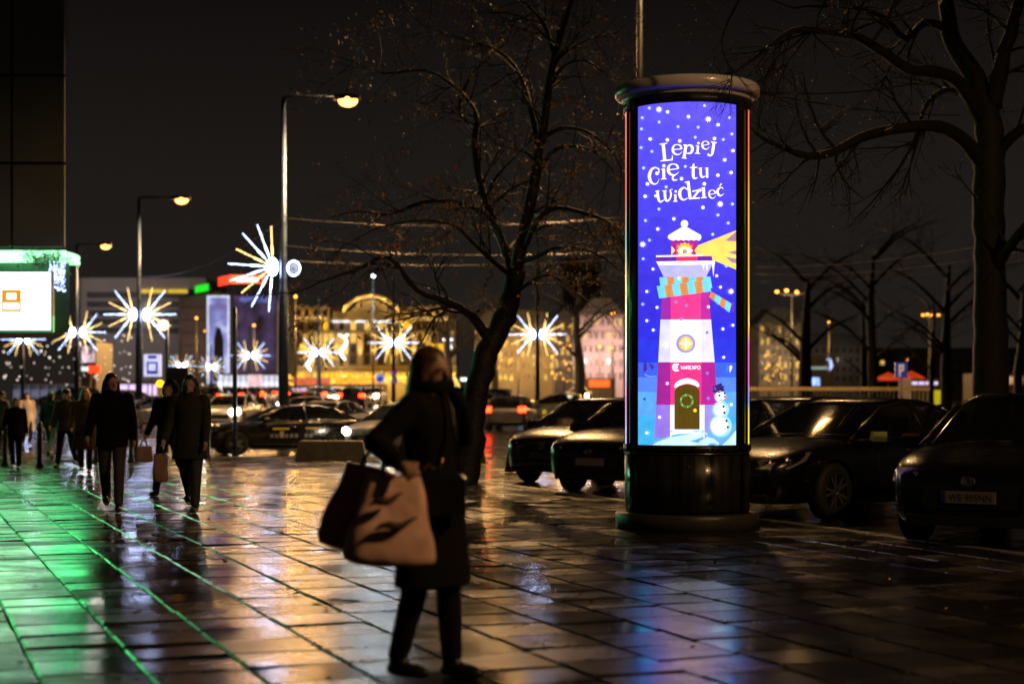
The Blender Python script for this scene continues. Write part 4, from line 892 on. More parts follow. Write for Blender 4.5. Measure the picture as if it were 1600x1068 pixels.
# --- houses right of the leaning trunk
def house(px0,px1,ytop,Y,label,wc,nc,rows,lit,seed,fl=None,roof=True,ybase=598,wm=None):
    t,W,g=bld('apartment_house',px0,px1,Y,label); H=lambda py: zz(py,Y)-g; hw=W/2; rn=random.Random(seed)
    wallm=mat('render_%d'%seed,wc,.8,vscale=.3,var=.2)
    b=MB(); b.box(-hw,hw,0,12,0,H(ytop)); b.build('wall',wallm,t)
    if roof: b=MB(); b.prism([(-hw-.3,H(ytop)+.02),(hw+.3,H(ytop)+.02),(hw-2,H(ytop)+2.4),(-hw+2,H(ytop)+2.4)],-.3,12.3); b.build('roof',M_roof,t)
    dz=(H(ytop)-H(ybase))/rows; dx=W/nc
    a=win(dx*.42,dz*.5,M_wd,wallm); l=win(dx*.42,dz*.5,wm or M_wl,wallm)
    for i in range(nc):
        for j in range(rows): inst('window',l if rn.random()<lit else a,t,(-hw+dx*(i+.5),0,H(ybase)+dz*(j+.25)))
    if fl:
        for sx in (-.5,.5): lamp_point(t,(sx*hw,-6,H(560)),fl[0],fl[1],.4,'facade_floodlight')
    return t
house(742,866,508,260.,'dim ochre apartment house with scattered lit windows behind the leaning trunk',(.22,.17,.12),14,5,.28,41,((1,.62,.22),2600))
house(866,900,500,250.,'narrow dim house between the star post and the pinkish house',(.14,.11,.10),4,5,.2,42,((1,.7,.5),500))
house(900,974,492,230.,'pinkish rendered house with dark windows left of the column',(.40,.30,.30),8,5,.12,43,((1,.72,.62),2200))
house(1186,1250,505,240.,'dim house with a lit yellow ground floor right of the column',(.16,.13,.10),7,5,.30,44,((1,.75,.45),900))
house(1250,1345,540,330.,'low dark house behind the bare trees at the right',(.07,.06,.055),9,4,.07,45,((1,.8,.6),300))
house(1345,1640,560,360.,'long low dark house at the far right of the square',(.05,.045,.045),22,3,.05,46,None)
q=empty('tower_block',(X(908,420),420,1.3),'tall dark tower block rising behind the pinkish house','building'); b=MB(); b.box(-5,5,0,12,0,37); b.build('wall',mat('tower_dark',(.07,.05,.04),.8),q); b=MB()
for k in range(10): b.box(-4.6,4.6,-.08,-.004,3+k*3.3,4.6+k*3.3)
b.build('window_band',M_wd,q); b=MB(); b.box(-5.2,5.2,-.2,12.2,37.003,37.6); b.build('parapet',M_roof,q)
# small lit signs at the right
q=empty('pharmacy_sign',P(1281,574,200),'white and blue lit shop lettering with a curl right of the column','sign'); b=MB()
for i in range(8): b.box(-1.9+i*.42,-1.62+i*.42,0,.1,-.2,.12)
b.build('letters',glow('grey_green_letters',(170,200,190),.8),q); b=MB(); b.tube([(1.1,0,-.3),(1.45,0,.2),(1.25,0,.9),(.95,0,1.1)],.2,6); b.build('curl',glow('blue_white_curl',(170,190,240),1.6),q); b=MB(); b.box(-1.5,0,0,.1,-2.2,-1.2); b.build('window',glow('blue_white_pane',(140,170,240),1.6,var=.7,vscale=2),q); b=MB(); b.box(-2.2,1.8,.11,.3,-4,1.4); b.build('wall',M_roof,q)
# cafe parasols
for px,py,w,lab in ((1388,586,3.2,'left orange-red lit cafe parasol beside the blue square sign'),(1424,584,3.,'right orange-red lit cafe parasol behind the blue square sign')):
    Yp=160; q=empty('cafe_parasol',(X(px,Yp),Yp,road_z(Yp)),lab,'parasol','lit cafe parasols'); h=zz(py,Yp)-road_z(Yp); b=MB(); b.lathe([(w*.5,h-.5),(w*.4,h-.3),(0,h+.3)],8); b.build('canopy',glow('lit_red_canvas',(255,70,20),.55,var=.4,vscale=1.),q); b=MB(); b.tube([(0,0,0),(0,0,h)],.04,6); b.build('pole',M_dkmetal,q)
q=shop(1424,1466,596,601,150.,glow('lilac_strip',(220,190,235),1.5,var=.5,vscale=.8),'lilac lit kiosk strip right of the parasols',4,name='kiosk')
q=shop(1530,1600,588,600,140.,glow('blue_orange_strip',(200,150,110),.7,var=.9,vscale=.9),'low kiosks with blue and orange lit fronts at the right edge',5,name='kiosk')
q=empty('yellow_bin',(X(1462,110),110,road_z(110)),'bright yellow bin box right of the blue square sign','bin'); b=MB(); b.bevbox(-.35,.35,-.3,.3,.3,1.25,.05); b.build('body',glow('yellow_plastic_lit',(230,210,20),.6,var=.1),q); b=MB(); b.tube([(0,0,0),(0,0,.3)],.08,8); b.build('foot',M_dkmetal,q)
q=empty('red_kiosk_sign',P(938,599,150),'long red lit sign left of the advertising column','sign'); b=MB(); b.box(-1.,.85,0,.12,-.3,.3); b.build('panel',glow('red_panel_face',(255,70,15),2.4,var=.2),q); b=MB(); b.box(-1.4,1.4,.13,2,-2.4,.5); b.build('kiosk_wall',M_roof,q)
# ochre lit railing across the square
q=empty('railing',(0,62,zz(607,62)-1.05),'pale ochre railing with thin bars behind the parked cars','railing'); M_rail=mat('ochre_rail',(.5,.38,.2),.5)
x0=X(1100,62); x1=X(1452,62); b=MB(); b.box(x0,x1,-.05,.05,.98,1.12); b.build('top_rail',M_rail,q); b=MB(); b.box(x0,x1,-.03,.03,.15,.2); b.build('bottom_rail',M_rail,q); b=MB(); b.box(-.012,.012,-.012,.012,.2,.98); pm=b.mesh('baluster',M_dkmetal)
x=X(1180,62)
while x<x1: inst('baluster',pm,q,(x,0,0)); x+=.16

hed=MB(); rn=random.Random(9)
for k in range(5200):
    p=Vector((rn.uniform(X(1395,58),X(1600,58)),57+rn.uniform(0,4),rn.random()**.7*1.15-.1)); s_=.07; M=Euler((rn.uniform(0,6),rn.uniform(0,6),0)).to_matrix()
    hed.add([p+M@Vector(v)*s_ for v in ((-1,0,0),(0,-.6,0),(1,0,0),(0,.6,0))],[(0,1,2,3)])
hed.build('hedge',mat('hedge_leaf',(.02,.03,.012),.5),fix=False,kind='stuff',label='dark clipped hedge behind the rear of the parked saloon car',cat='hedge')
# ================================================================ green-lit building on the left
Yb=40.; t=empty('overhanging_building',(X(52,Yb),Yb,0),'dark panelled building overhanging the pavement at the left, green light beneath it','building')
ox=t.location.x; zb=zz(520,Yb); zc=zz(391,Yb); xr=X(105,Yb)-ox; xl=-22
M_panel=mat('dark_facade_panel',(.16,.16,.13),.5,metal=0.,var=.15,vscale=.6,rvar=.08); M_gw=mat('green_lit_fascia',(.10,.16,.11),.45)
xk=X(60,Yb+5)-ox; b=MB(); b.prism([(xl,.1),(xr-.05,.1),(xk,5),(xl,5)],zc+.02,27,axis='z'); b.build('wall',M_dark,t)
seam=[zz(388,Yb),zz(255,Yb),zz(118,Yb),zz(-20,Yb),zz(-155,Yb),zz(-290,Yb)]; xs=[X(103,Yb)-ox,X(18,Yb)-ox,X(-68,Yb)-ox,X(-154,Yb)-ox,X(-240,Yb)-ox,X(-326,Yb)-ox,X(-412,Yb)-ox]
for i in range(len(xs)-1):
    for j in range(len(seam)-1):
        b=MB(); b.box(xs[i+1]+.035,xs[i]-.035,.0,.08,seam[j]+.035,seam[j+1]-.035); b.build('facade_panel',M_panel,t)
b=MB(); b.prism([(xl,.35),(xr-.04,.35),(xk,5),(xl,5)],zb+.05,zz(408,Yb),axis='z'); b.build('fascia',M_gw,t)
M_gt=glow('green_light_tube',(40,255,90),9,var=.1); M_gl=glow('mint_light_panel',(150,255,175),3.5,var=.25,vscale=1.2)
b=MB(); b.box(xl,xr-.06,.0,1.4,zz(407,Yb)+.01,zz(391,Yb)-.01); b.build('canopy_light',M_gl,t)
b=MB(); b.tube([(xl,.22,zb+.25),(X(70,Yb)-ox,.22,zb+.25)],.03,6); b.build('light_tube',M_gt,t)
d=bpy.data.lights.new('green_sign_light','AREA'); d.shape='RECTANGLE'; d.size=11; d.size_y=1.5; d.energy=240; d.color=(.10,1,.28); o=bpy.data.objects.new('green_sign_light',d); link(o,t); o.location=(X(20,Yb)-ox-3.5,-.6,zb-.25); o.rotation_euler=(R(-55),0,0)
# the screen, its own thing, hanging in front
sc=empty('screen',(X(38,38.6),38.6,zz(515,38.6)),'bright white screen with an orange pictogram on the left building','screen'); sw=X(77,38.6)-sc.location.x; h=zz(425,38.6)-sc.location.z
b=MB(); b.box(-3.2,sw,0,.12,0,h); b.build('display',glow('white_display',(240,255,245),2.4,var=.03),sc)
b=MB(); b.box(-3.25,sw+.04,.121,.3,-.04,h+.04); b.build('housing',M_dark,sc)
fx=lambda px: X(px,38.6)-sc.location.x; fz=lambda py: zz(py,38.6)-sc.location.z
b=MB()
for x0,x1,z0,z1 in ((3,33,458,452.5),(3,33,473,467.5),(3,8.5,468.5,457),(27.5,33,468.5,457),(3,5.5,486,473),(30.5,33,486,473),(3,33,487,483)): b.box(fx(x0),fx(x1),-.02,-.004,fz(z0),fz(z1))
for x0,x1,z0,z1 in ((8.5,10.5,468.5,457),(25.5,27.5,468.5,457)): b.box(fx(x0),fx(x1),-.02,-.004,fz(z0),fz(z1))
b.build('pictogram',glow('orange_pictogram',(250,165,40),.9,var=.02),sc)
# evergreen garland with blue white lights at the canopy corner
q=empty('evergreen_garland',P(78,405,39.2),'evergreen bough with a ball of bluish lights at the canopy corner','garland'); b=MB(); rn=random.Random(4)
for k in range(900):
    p=Vector((rn.gauss(-.1,.33),rn.gauss(0,.1),rn.gauss(0,.12))); d_=Vector((rn.gauss(0,1),rn.gauss(0,1),rn.gauss(0,1))).normalized()*.07; b.tube([p,p+d_],[.009,.004],3,cap=False)
b.build('needles',mat('fir_needles',(.02,.05,.02),.5),q,fix=False,kind='stuff'); b=MB()
for k in range(230):
    a=rn.uniform(0,6.28); u=rn.gauss(0,.5); r_=rn.random()**.33; p=Vector((.17+.2*r_*math.cos(a),.12*math.sin(a),-.42+.36*r_*math.sin(u*2))); b.ell(p,.013,n=5,m=3)
b.build('light_beads',glow('blue_white_beads',(170,190,255),7,var=.4),q,fix=False,kind='stuff')
# ================================================================ signs, bollards, barriers
def sign_post(px,Y,ytop,label,build,r=.03,name='road_sign',z0=None):
    z0=road_z(Y) if z0 is None else z0; t=empty(name,(X(px,Y),Y,z0),label,'sign'); b=MB(); b.tube([(0,0,0),(0,0,zz(ytop,Y)-z0)],r,8); b.build('post',M_pole,t); build(t,lambda py: zz(py,Y)-z0,Y); return t
M_sb=glow('lit_blue_sign',(30,60,190),.55,var=.05); M_sw=glow('lit_white_sign',(205,205,245),1.1,var=.1)
def busstop(t,H,Y):
    s=Y/F; b=MB(); b.bevbox(-13*s,14*s,-.06,.06,H(588),H(553),.02); b.build('panel',M_sw,t)
    b=MB(); b.box(-8*s,9*s,-.09,-.061,H(584),H(565)); b.box(-6*s,7*s,-.09,-.061,H(560),H(555)); b.build('blue_field',M_sb,t)
    b=MB(); b.box(-5*s,6*s,-.11,-.091,H(579),H(568)); b.build('bus_window',M_sw,t)
sign_post(238,70,553,'white bus stop sign with a blue bus pictogram left of the two shoppers',busstop)
def pr(t,H,Y):
    s=Y/F; b=MB(); b.bevbox(-9.5*s,9.5*s,-.04,.04,H(590),H(566),.01); b.build('panel',mat('blue_sign',(.02,.05,.3),.3,em=lin((40,50,120)),es=.6),t)
    b=MB(); b.box(-4*s,-1*s,-.06,-.041,H(588),H(569)); b.box(-4*s,3*s,-.06,-.041,H(572),H(569)); b.box(1*s,4*s,-.06,-.041,H(579),H(569)); b.box(-4*s,3*s,-.06,-.041,H(580),H(577)); b.build('letter_p',mat('white_sign',(.5,.45,.4),.4,em=lin((170,150,135)),es=.6),t)
sign_post(1408,60,566,'blue square parking sign on a thin post behind the parked saloon',pr,.025)
def rnd_(t,H,Y):
    s=Y/F; b=MB(); b.lathe([(0,-.03),(7.5*s,-.03),(7.5*s,.03),(0,.03)],20); o=b.build('disc',glow('round_blue_sign',(120,150,215),.9),t); o.rotation_euler=(R(90),0,0); o.location=(0,-.05,H(590))
    b=MB(); b.lathe([(0,-.03),(4*s,-.03),(4*s,.03),(0,.03)],16); o=b.build('inner_disc',M_sb,t); o.rotation_euler=(R(90),0,0); o.location=(0,-.13,H(592))
sign_post(594,80,590,'round blue and white road sign left of the walking woman',rnd_)
def pur(t,H,Y):
    s=Y/F; b=MB(); b.bevbox(-3.5*s,4*s,-.03,.03,H(585),H(578),.01); b.build('purple_plate',glow('purple_plate_face',(120,20,140),.7),t); b=MB(); b.bevbox(-4.5*s,5*s,-.03,.03,H(599),H(588),.01); b.build('grey_plate',glow('lilac_plate_face',(110,100,150),.5),t)
sign_post(616,90,578,'small purple plate above a grey one on a post near the woman',pur)
def pk(t,H,Y):
    s=Y/F; b=MB(); b.bevbox(-12*s,9*s,-.05,.05,H(603),H(585),.02); b.build('panel',glow('pink_board_face',(235,195,200),1.1),t)
sign_post(400,100,585,'pale pink lit board in front of the white shop windows',pk)
def none(t,H,Y): b=MB(); b.ell((0,0,H(482)),(.05,.05,.04)); b.build('cap',M_pole,t)
sign_post(367,41.8,482,'plain pale post standing in front of the taxi',none,.06,'post',z0=0)
def tl(t,H,Y):
    b=MB(); b.bevbox(.05,.62,-.2,.1,H(640),H(573),.04); b.build('signal_housing',M_dark,t)
    b=MB(); b.ell((-.18,-.05,H(599)),(.11,.06,.1)); b.build('amber_signal',glow('amber_signal_glass',(255,190,20),3),t); b=MB(); b.ell((-.1,-.05,H(508)),.16); b.build('lamp_globe',glow('pinkish_globe',(255,210,185),2.2),t)
sign_post(261,45,500,'pale post with a dark traffic signal beside the two shoppers',tl,.05,'traffic_signal',z0=0)
# bollards
b=MB(); b.lathe([(0,0),(.09,0),(.075,.08),(.055,.12),(.05,.78),(.07,.80),(.07,.84),(.05,.86),(.06,.92),(.03,.97),(0,.98)],16); bol=b.mesh('shaft',M_dark); b=MB(); b.lathe([(.056,.62),(.06,.63),(.06,.69),(.056,.7)],16); band_me=b.mesh('band',M_pole)
blabs=['dark bollard among the people at the far left','dark bollard between the two groups of walkers at the left','dark bollard just right of the man in the black jacket','dark bollard right of the pair with shopping bags','dark bollard at the very left edge','dark bollard partly behind the woman in the long coat']
for (px,py),lab in zip(((62,730),(205,722),(213,716),(325,716),(8,728),(150,722)),blabs):
    Yb_=EYE*F/(py-HZ); q=empty('bollard',(X(px,Yb_),Yb_,0),lab,'bollard','bollards at the pavement edge'); inst('shaft',bol,q,(0,0,0)); inst('band',band_me,q,(0,0,0))
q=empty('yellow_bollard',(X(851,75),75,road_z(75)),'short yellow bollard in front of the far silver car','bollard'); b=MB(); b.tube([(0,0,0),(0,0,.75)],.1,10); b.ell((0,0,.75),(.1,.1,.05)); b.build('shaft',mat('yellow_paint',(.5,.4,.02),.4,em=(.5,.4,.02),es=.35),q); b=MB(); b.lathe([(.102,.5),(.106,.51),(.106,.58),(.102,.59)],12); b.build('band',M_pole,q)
# concrete barriers
def barrier(px0,px1,py,top,label,m=M_conc):
    Y=EYE*F/(py-HZ); x0=X(px0,Y); x1=X(px1,Y); h=(py-top)*Y/F; t=empty('concrete_block',((x0+x1)/2,Y,0),label,'concrete block','concrete blocks at the pavement edge'); w=(x1-x0)/2
    b=MB(); vs=[]; 
    for z,i in ((0,0),(h-.03,.09),(h,.13)): vs+=[(-w+i,-.28+i*.6,z),(w-i,-.28+i*.6,z),(w-i,.28-i*.6,z),(-w+i,.28-i*.6,z)]
    b.add(vs,[(3,2,1,0),(8,9,10,11)]+[(k+i,k+(i+1)%4,k+4+(i+1)%4,k+4+i) for k in (0,4) for i in range(4)]); b.build('block',m,t)
    b=MB(); b.box(-w*.5,-w*.35,-.24,-.21,.0,.06); b.box(w*.35,w*.5,-.24,-.21,0,.06); b.build('lifting_slot',M_dark,t)
barrier(463,574,719,688,'long concrete block in front of the taxi, left of the woman')
barrier(703,760,724,686,'concrete block at the foot of the leaning tree')
barrier(788,830,736,693,'dark concrete block touching the front of the parked cars')
# ================================================================ cars
def car_body(kind):
    """cross sections along x (front = +x): x, half width, bottom, shoulder z, centre z"""
    if kind=='sedan': S=[(2.44,.50,.42,.60,.62),(2.41,.66,.28,.66,.69),(2.30,.78,.20,.73,.77),(2.05,.86,.19,.80,.85),(1.7,.895,.19,.86,.91),(1.3,.905,.19,.90,.955),(.95,.91,.19,.925,.985),(.5,.912,.19,.935,.97),(0,.915,.19,.945,.975),(-.6,.915,.19,.955,.98),(-1.1,.912,.19,.97,.995),(-1.5,.905,.20,.985,1.02),(-1.9,.89,.21,.995,1.05),(-2.15,.85,.24,.99,1.05),(-2.32,.79,.30,.95,1.01),(-2.40,.68,.42,.85,.9)]
    else: S=[(2.10,.50,.42,.62,.65),(2.07,.66,.28,.70,.73),(1.97,.78,.20,.77,.82),(1.75,.85,.19,.84,.90),(1.4,.88,.19,.90,.965),(1.05,.89,.19,.935,1.01),(.6,.892,.19,.95,1.0),(.1,.895,.19,.955,1.0),(-.5,.895,.19,.965,1.0),(-1.1,.892,.19,.985,1.01),(-1.5,.885,.20,1.0,1.03),(-1.85,.86,.24,1.0,1.04),(-2.0,.80,.30,.97,1.0),(-2.06,.68,.42,.85,.9)]
    b=MB(); vs=[]; n=15
    for x,w,zb,zs,zt in S:
        m=zb+(zs-zb)*.55
        half=[(0,zb),(w*.80,zb),(w*.93,zb+.05),(w*.975,zb+.16),(w,m),(w*.985,zs-.07),(w*.94,zs-.012),(w*.78,(zs*1.0+zt)/2+.004)]
        row=[(x,-a,z) for a,z in half[:0:-1]]+[(x,a,z) for a,z in half]
        # order: right side top -> bottom centre -> left side top, then centre top
        ring=[(x,-a,z) for a,z in reversed(half[1:])]+[(x,0,zb)]+[(x,a,z) for a,z in half[1:]]+[(x,0,zt)]
        vs+=ring; nr=len(ring)
    fs=[]
    for i in range(len(S)-1):
        for k in range(nr): k2=(k+1)%nr; fs.append((i*nr+k,i*nr+k2,(i+1)*nr+k2,(i+1)*nr+k))
    fs.append(tuple(range(nr))); fs.append(tuple((len(S)-1)*nr+k for k in reversed(range(nr))))
    b.add(vs,fs,0,True); return b
def lathe_y(prof,c,n=28):
    """wheel-type turned shape about the y axis"""
    b=MB(); b.lathe([(r,z) for r,z in prof],n); M=Matrix.Translation(c)@Matrix.Rotation(R(90),4,'X'); b.v=[tuple(M@Vector(v)) for v in b.v]; return b
def make_car(name,kind,label,paint,plate=None,loc=(0,0,0),fwd=(0,-1),lights=False,group=None,cat='car',side=None,tail=True,badge=True,detail=True):
    t=empty(name,loc,label,cat,group,rz=math.atan2(fwd[1],fwd[0]))
    hb=kind!='sedan'; wx=(1.42,-1.43) if not hb else (1.24,-1.30); yw=.80 if not hb else .785; rw=.335
    body=car_body(kind).build('body',paint,t)
    cut=MB()
    for x in wx:
        for s in (-1,1): cut.v+=[]; c=lathe_y([(0,-.16),(rw+.045,-.16),(rw+.045,.16),(0,.16)],(x,s*(yw+.03),rw+.005),32); cut.add(c.v,c.f,0)
    co=cut.build('cutter',M_dark); co.parent=t
    md=body.modifiers.new('s','SUBSURF'); md.levels=md.render_levels=1
    m=body.modifiers.new('w','BOOLEAN'); m.object=co; m.operation='DIFFERENCE'; m.solver='EXACT'
    apply_mods(body); bpy.data.objects.remove(co)
    bm=bmesh.new(); bm.from_mesh(body.data)
    for e in bm.edges:
        if len(e.link_faces)==2: e.smooth = e.calc_face_angle(0)<R(32)
    for f in bm.faces: f.smooth=True
    bm.to_mesh(body.data); bm.free()
    # glasshouse
    if not hb: G=[(1.02,.82,.955),(.10,.66,1.36),(-.35,.645,1.435),(-.95,.63,1.42),(-1.30,.61,1.36),(-2.02,.74,1.03)]; zs=lambda x:.925+.03*(.95-x)
    else: G=[(1.10,.80,.97),(.28,.67,1.40),(-.2,.655,1.475),(-.9,.64,1.47),(-1.62,.60,1.38),(-1.97,.72,1.03)]; zs=lambda x:.935+.03*(.95-x)
    base=[.80,.845,.85,.85,.84,.78] if not hb else [.78,.825,.83,.83,.82,.76]
    g=MB(); vs=[]; nG=len(G)
    for i,(x,w,z) in enumerate(G):
        zb=min(z-.004,zs(x)+.0); bw=base[i] if z-zb>.05 else w
        vs+=[(x,-bw,zb),(x,-w,z-.035 if z-zb>.1 else z),(x,-w*.8,z),(x,w*.8,z),(x,w,z-.035 if z-zb>.1 else z),(x,bw,zb)]
    fs=[]; rf=[]
    for i in range(nG-1):
        for k in range(5):
            q=(i*6+k,i*6+k+1,(i+1)*6+k+1,(i+1)*6+k)
            (rf if (k in (1,2,3) and 1<=i<nG-2) else fs).append(q)
    g.add(vs,fs,0,True)
    go=g.build('window_glass',M_glass,t); 
    r=MB(); r.add([(x,y*1.004,z+.006) for x,y,z in vs],rf,0,True); ro=r.build('roof',paint,t)
    sm=ro.modifiers.new('t','SOLIDIFY'); sm.thickness=.02; sm.offset=-1; apply_mods(ro)
    def surf(i,f,u):  # point on the side: between stations i,i+1 at f, height u (0 belt..1 roof edge)
        a=Vector(vs[i*6+5]).lerp(Vector(vs[(i+1)*6+5]),f); c=Vector(vs[i*6+4]).lerp(Vector(vs[(i+1)*6+4]),f); return a.lerp(c,u)
    for s in (-1,1):
        def strip(p0,p1,w,nm,mt):
            p0=Vector(p0);p1=Vector(p1); p0.y*=s;p1.y*=s; b=MB(); b.tube([p0,p1],[w,w*.8],6); b.build(nm,mt,t)
        strip(vs[5],vs[6+4],.035,'pillar',paint); strip(surf(2,.35,0),surf(2,.3,1),.032,'pillar',M_dark); strip(vs[(nG-2)*6+4],vs[(nG-1)*6+5],.045,'pillar',paint)
        b=MB(); b.tube([(p[0],s*(p[1]+.004),p[2]+.004) for p in [vs[5],vs[11],vs[17],vs[23],vs[29],vs[35]]],.012,6); b.build('belt_trim',M_chrome,t)
        if detail:
            b=MB(); b.tube([(x,s*y,z) for x,y,z in [vs[5],vs[10],vs[16],vs[22],vs[28],vs[35]]],.011,6); b.build('window_trim',M_chrome,t)
        fx=.62 if not hb else .72
        b=MB(); b.bevbox(-.07,.09,-.11,.11,-.07,.08,.03); o=b.build('mirror',paint,t); o.location=(fx,s*1.0,.985); o.rotation_euler=(0,0,s*R(8)); b=MB(); b.tube([(fx+.02,s*.86,.94),(fx,s*.93,.96)],.02,6); b.build('mirror_arm',M_dark,t)
        for hx in (-.15,-1.05):
            b=MB(); b.tube([(hx+.1,s*.922,.80),(hx+.08,s*.95,.80),(hx-.08,s*.95,.80),(hx-.1,s*.922,.80)],.012,6); b.build('door_handle',M_chrome if not hb else paint,t)
        if detail:
            for dx in (.55,-.42,-1.22):
                b=MB(); b.tube([(dx,s*.916,.30),(dx+.02,s*.918,.6),(dx,s*.912,.86)],.0045,4); b.build('door_seam',M_dark,t)
            b=MB(); b.box(-1.0,1.0,s*.86-.04,s*.86+.04,.17,.22); b.build('side_sill',M_dark,t)
        # lamps
        L=2.44 if not hb else 2.10
        mt=(glow('taxi_lamp_lit',(215,235,225),25) if lights=='dim' else M_head_on) if lights else M_lens
        b=MB(); q=[(L-.10,.50,.60),(L-.03,.50,.70),(L-.30,.56,.765),(L-.62,.83,.80),(L-.48,.86,.70),(L-.24,.80,.61)]
        q=[(x,s*y,z) for x,y,z in q]; c=Vector((0,0,0))
        for p_ in q: c+=Vector(p_)
        c/=6; inner=[tuple(Vector(p_).lerp(c,.5)+Vector((.03,s*.03,.01))) for p_ in q]; outer=[tuple(Vector(p_)+Vector((.03,s*.02,.01))) for p_ in q]; back=[tuple(Vector(p_)-Vector((.08,s*.05,0))) for p_ in q]
        b.add(back+outer+inner+[tuple(c+Vector((.05,s*.04,.015)))],[(k,(k+1)%6,6+(k+1)%6,6+k) for k in range(6)]+[(6+k,6+(k+1)%6,12+(k+1)%6,12+k) for k in range(6)]+[(12+k,12+(k+1)%6,18) for k in range(6)],0,False)
        b.build('headlight',mat('lamp_housing_glossy',(.05,.05,.055),.08,metal=.4,spec=.8) if lights else mt,t)
        for k,(hx,hy,hz) in enumerate(((L-.13,.61,.67),(L-.27,.75,.705))):
            b=MB(); b.ell((hx+(.09 if lights else 0),s*hy,hz),((.07,.11,.09) if (lights=='dim' or kind!='sedan') else (.07,.16,.14)) if lights else (.05,.065,.055)); b.build('headlight_bulb',mt if lights else M_chrome,t)
        b=MB(); b.ell((L-.13,s*.62,.36),(.05,.07,.05)); b.build('fog_lamp',M_lens,t)
        Lr=-2.40 if not hb else -2.06
        b=MB(); b.bevbox(Lr-.02,Lr+.24,min(s*.58,s*.86),max(s*.58,s*.86),.78,.93 if not hb else 1.02,.02); b.build('tail_light',M_tail_on if tail=='on' else M_tail,t)
        # wheels
        for x in wx:
            wh=MB(); w=lathe_y([(rw-.12,-.10),(rw-.03,-.11),(rw,-.085),(rw,.085),(rw-.03,.11),(rw-.12,.10)],(0,0,0),36); wo=w.build('wheel',M_rubber,t); wo.location=(x,s*(yw+.0),rw)
            w=lathe_y([(.235,-.09),(.235,.085),(.222,.10),(.205,.085),(.205,-.09)],(0,0,0),36)
            for k in range(10):
                a=2*math.pi*(k//2)/5+(.21 if k%2 else -.21); M=Matrix.Rotation(a,4,'Y'); y0=s*.088
                w.box(.04,.215,min(y0-.015,y0+.015),max(y0-.015,y0+.015),-.016,.016,M=M)
            c_=lathe_y([(0,-.088),(.05,-.088),(.055,-.05),(.055,.088),(0,.088)],(0,0,0),16); w.add(c_.v,c_.f); 
            ri=w.build('rim',M_rim,wo)
            ri.scale=(1,1 if s<0 else 1,1)
            d_=lathe_y([(0,-.02),(.2,-.02),(.2,.02),(0,.02)],(0,0,0),20); d_.build('brake_disc',M_dark,wo)
    # front: grille, bumper intake, plate, badge
    L=2.44 if not hb else 2.10
    b=MB(); 
    for k in range(5): b.box(L-.07+.004*k,L-.005,-.42+.02*k,.42-.02*k,.40+.035*k,.418+.035*k)
    b.build('grille_bar',M_chrome if kind=='sedan' else M_dark,t,kind='stuff')
    b=MB(); b.bevbox(L-.30,L+.0,-.45,.45,.385,.595,.02); b.build('grille',M_dark,t)
    b=MB(); b.bevbox(L-.35,L-.03,-.62,.62,.22,.33,.02); b.build('lower_intake',M_dark,t)
    if badge:
        b=MB(); b.tube([(L+.02,.062*math.cos(a),.645+.042*math.sin(a)) for a in [2*math.pi*k/18 for k in range(19)]],.007,6); b.tube([(L+.02,.03*math.cos(a),.648+.036*math.sin(a)) for a in [2*math.pi*k/14 for k in range(15)]],.005,6); b.build('badge',M_chrome,t)
    if plate is not None:
        b=MB(); b.bevbox(-.26,.26,-.057,.057,0,.012,.003); pl=b.build('number_plate',M_plate,t); pl.matrix_local=Matrix.Translation((L+.008,0,.49))@Matrix.Rotation(R(90),4,'Z')@Matrix.Rotation(R(90),4,'X')
        b=MB(); b.box(-.258,-.215,-.054,.054,.0125,.0135); b.build('blue_band',M_plate_b,pl)
        if plate: text_mesh(plate,.098,M_plate_t,pl,(.02,-.036,.0125),(0,0,0),'plate_characters',.001,sx=.86)
    if detail:
        for s in (-.35,.3):
            b=MB(); b.tube([(1.02 if not hb else 1.1,s,.985),(1.0 if not hb else 1.08,s+.25,.995),(.97 if not hb else 1.05,s+.45,1.0)],.008,5); b.build('wiper',M_dark,t)
    b=MB(); b.box(-.6,.25,-.62,-.12,.5,.95); b.box(-.6,.25,.12,.62,.5,.95); b.box(-.62,-.45,-.58,-.16,.9,1.2); b.box(-.62,-.45,.16,.58,.9,1.2); b.box(-1.45,-.95,-.62,.62,.5,1.0); b.build('seat',mat('seat_fabric',(.015,.014,.013),.8),t)
    return t
def U2(deg): return (-math.sin(R(deg)),-math.cos(R(deg)))     # heading, degrees left of straight-at-camera
c45=(-.707,-.707)
# parked row
make_car('parked_car','hatch','black hatchback with readable number plate, parked furthest right',M_paint_black,'WE 905NN',tuple((Vector((4.28,15.3,-.022))-Vector((*U2(33),0))*2.1)),U2(33),group='dark cars parked beside the column')
fw=Vector((-.72,-.694,0)); fc=Vector((2.46,19.15,-.022)); make_car('parked_car','sedan','dark wet saloon with ten-spoke alloy wheel, parked right behind the column',M_paint_black,'',tuple(fc-fw*2.44),(fw.x,fw.y),group='dark cars parked beside the column')
fw=Vector((*U2(33),0)); fc=Vector((X(920,24.6)+.0,24.6,-.022)); make_car('parked_car','hatch','dark hatchback with an oval badge, front peeking out left of the column',M_paint_black,'',tuple(fc-fw*2.1),(fw.x,fw.y),group='dark cars parked beside the column')
fc=Vector((X(846,27.6),27.6,-.022)); make_car('parked_car','hatch','dark car parked furthest left of the row, close to the leaning tree',M_paint_black,'',tuple(fc-fw*2.1),(fw.x,fw.y),group='dark cars parked beside the column')
fc=Vector((X(1090,24.2),24.2,-.022)); make_car('parked_car','hatch','dark car almost hidden behind the column and the saloon',M_paint_black,'',tuple(fc-Vector((*c45,0))*2.1),c45,group='dark cars parked beside the column',detail=False)
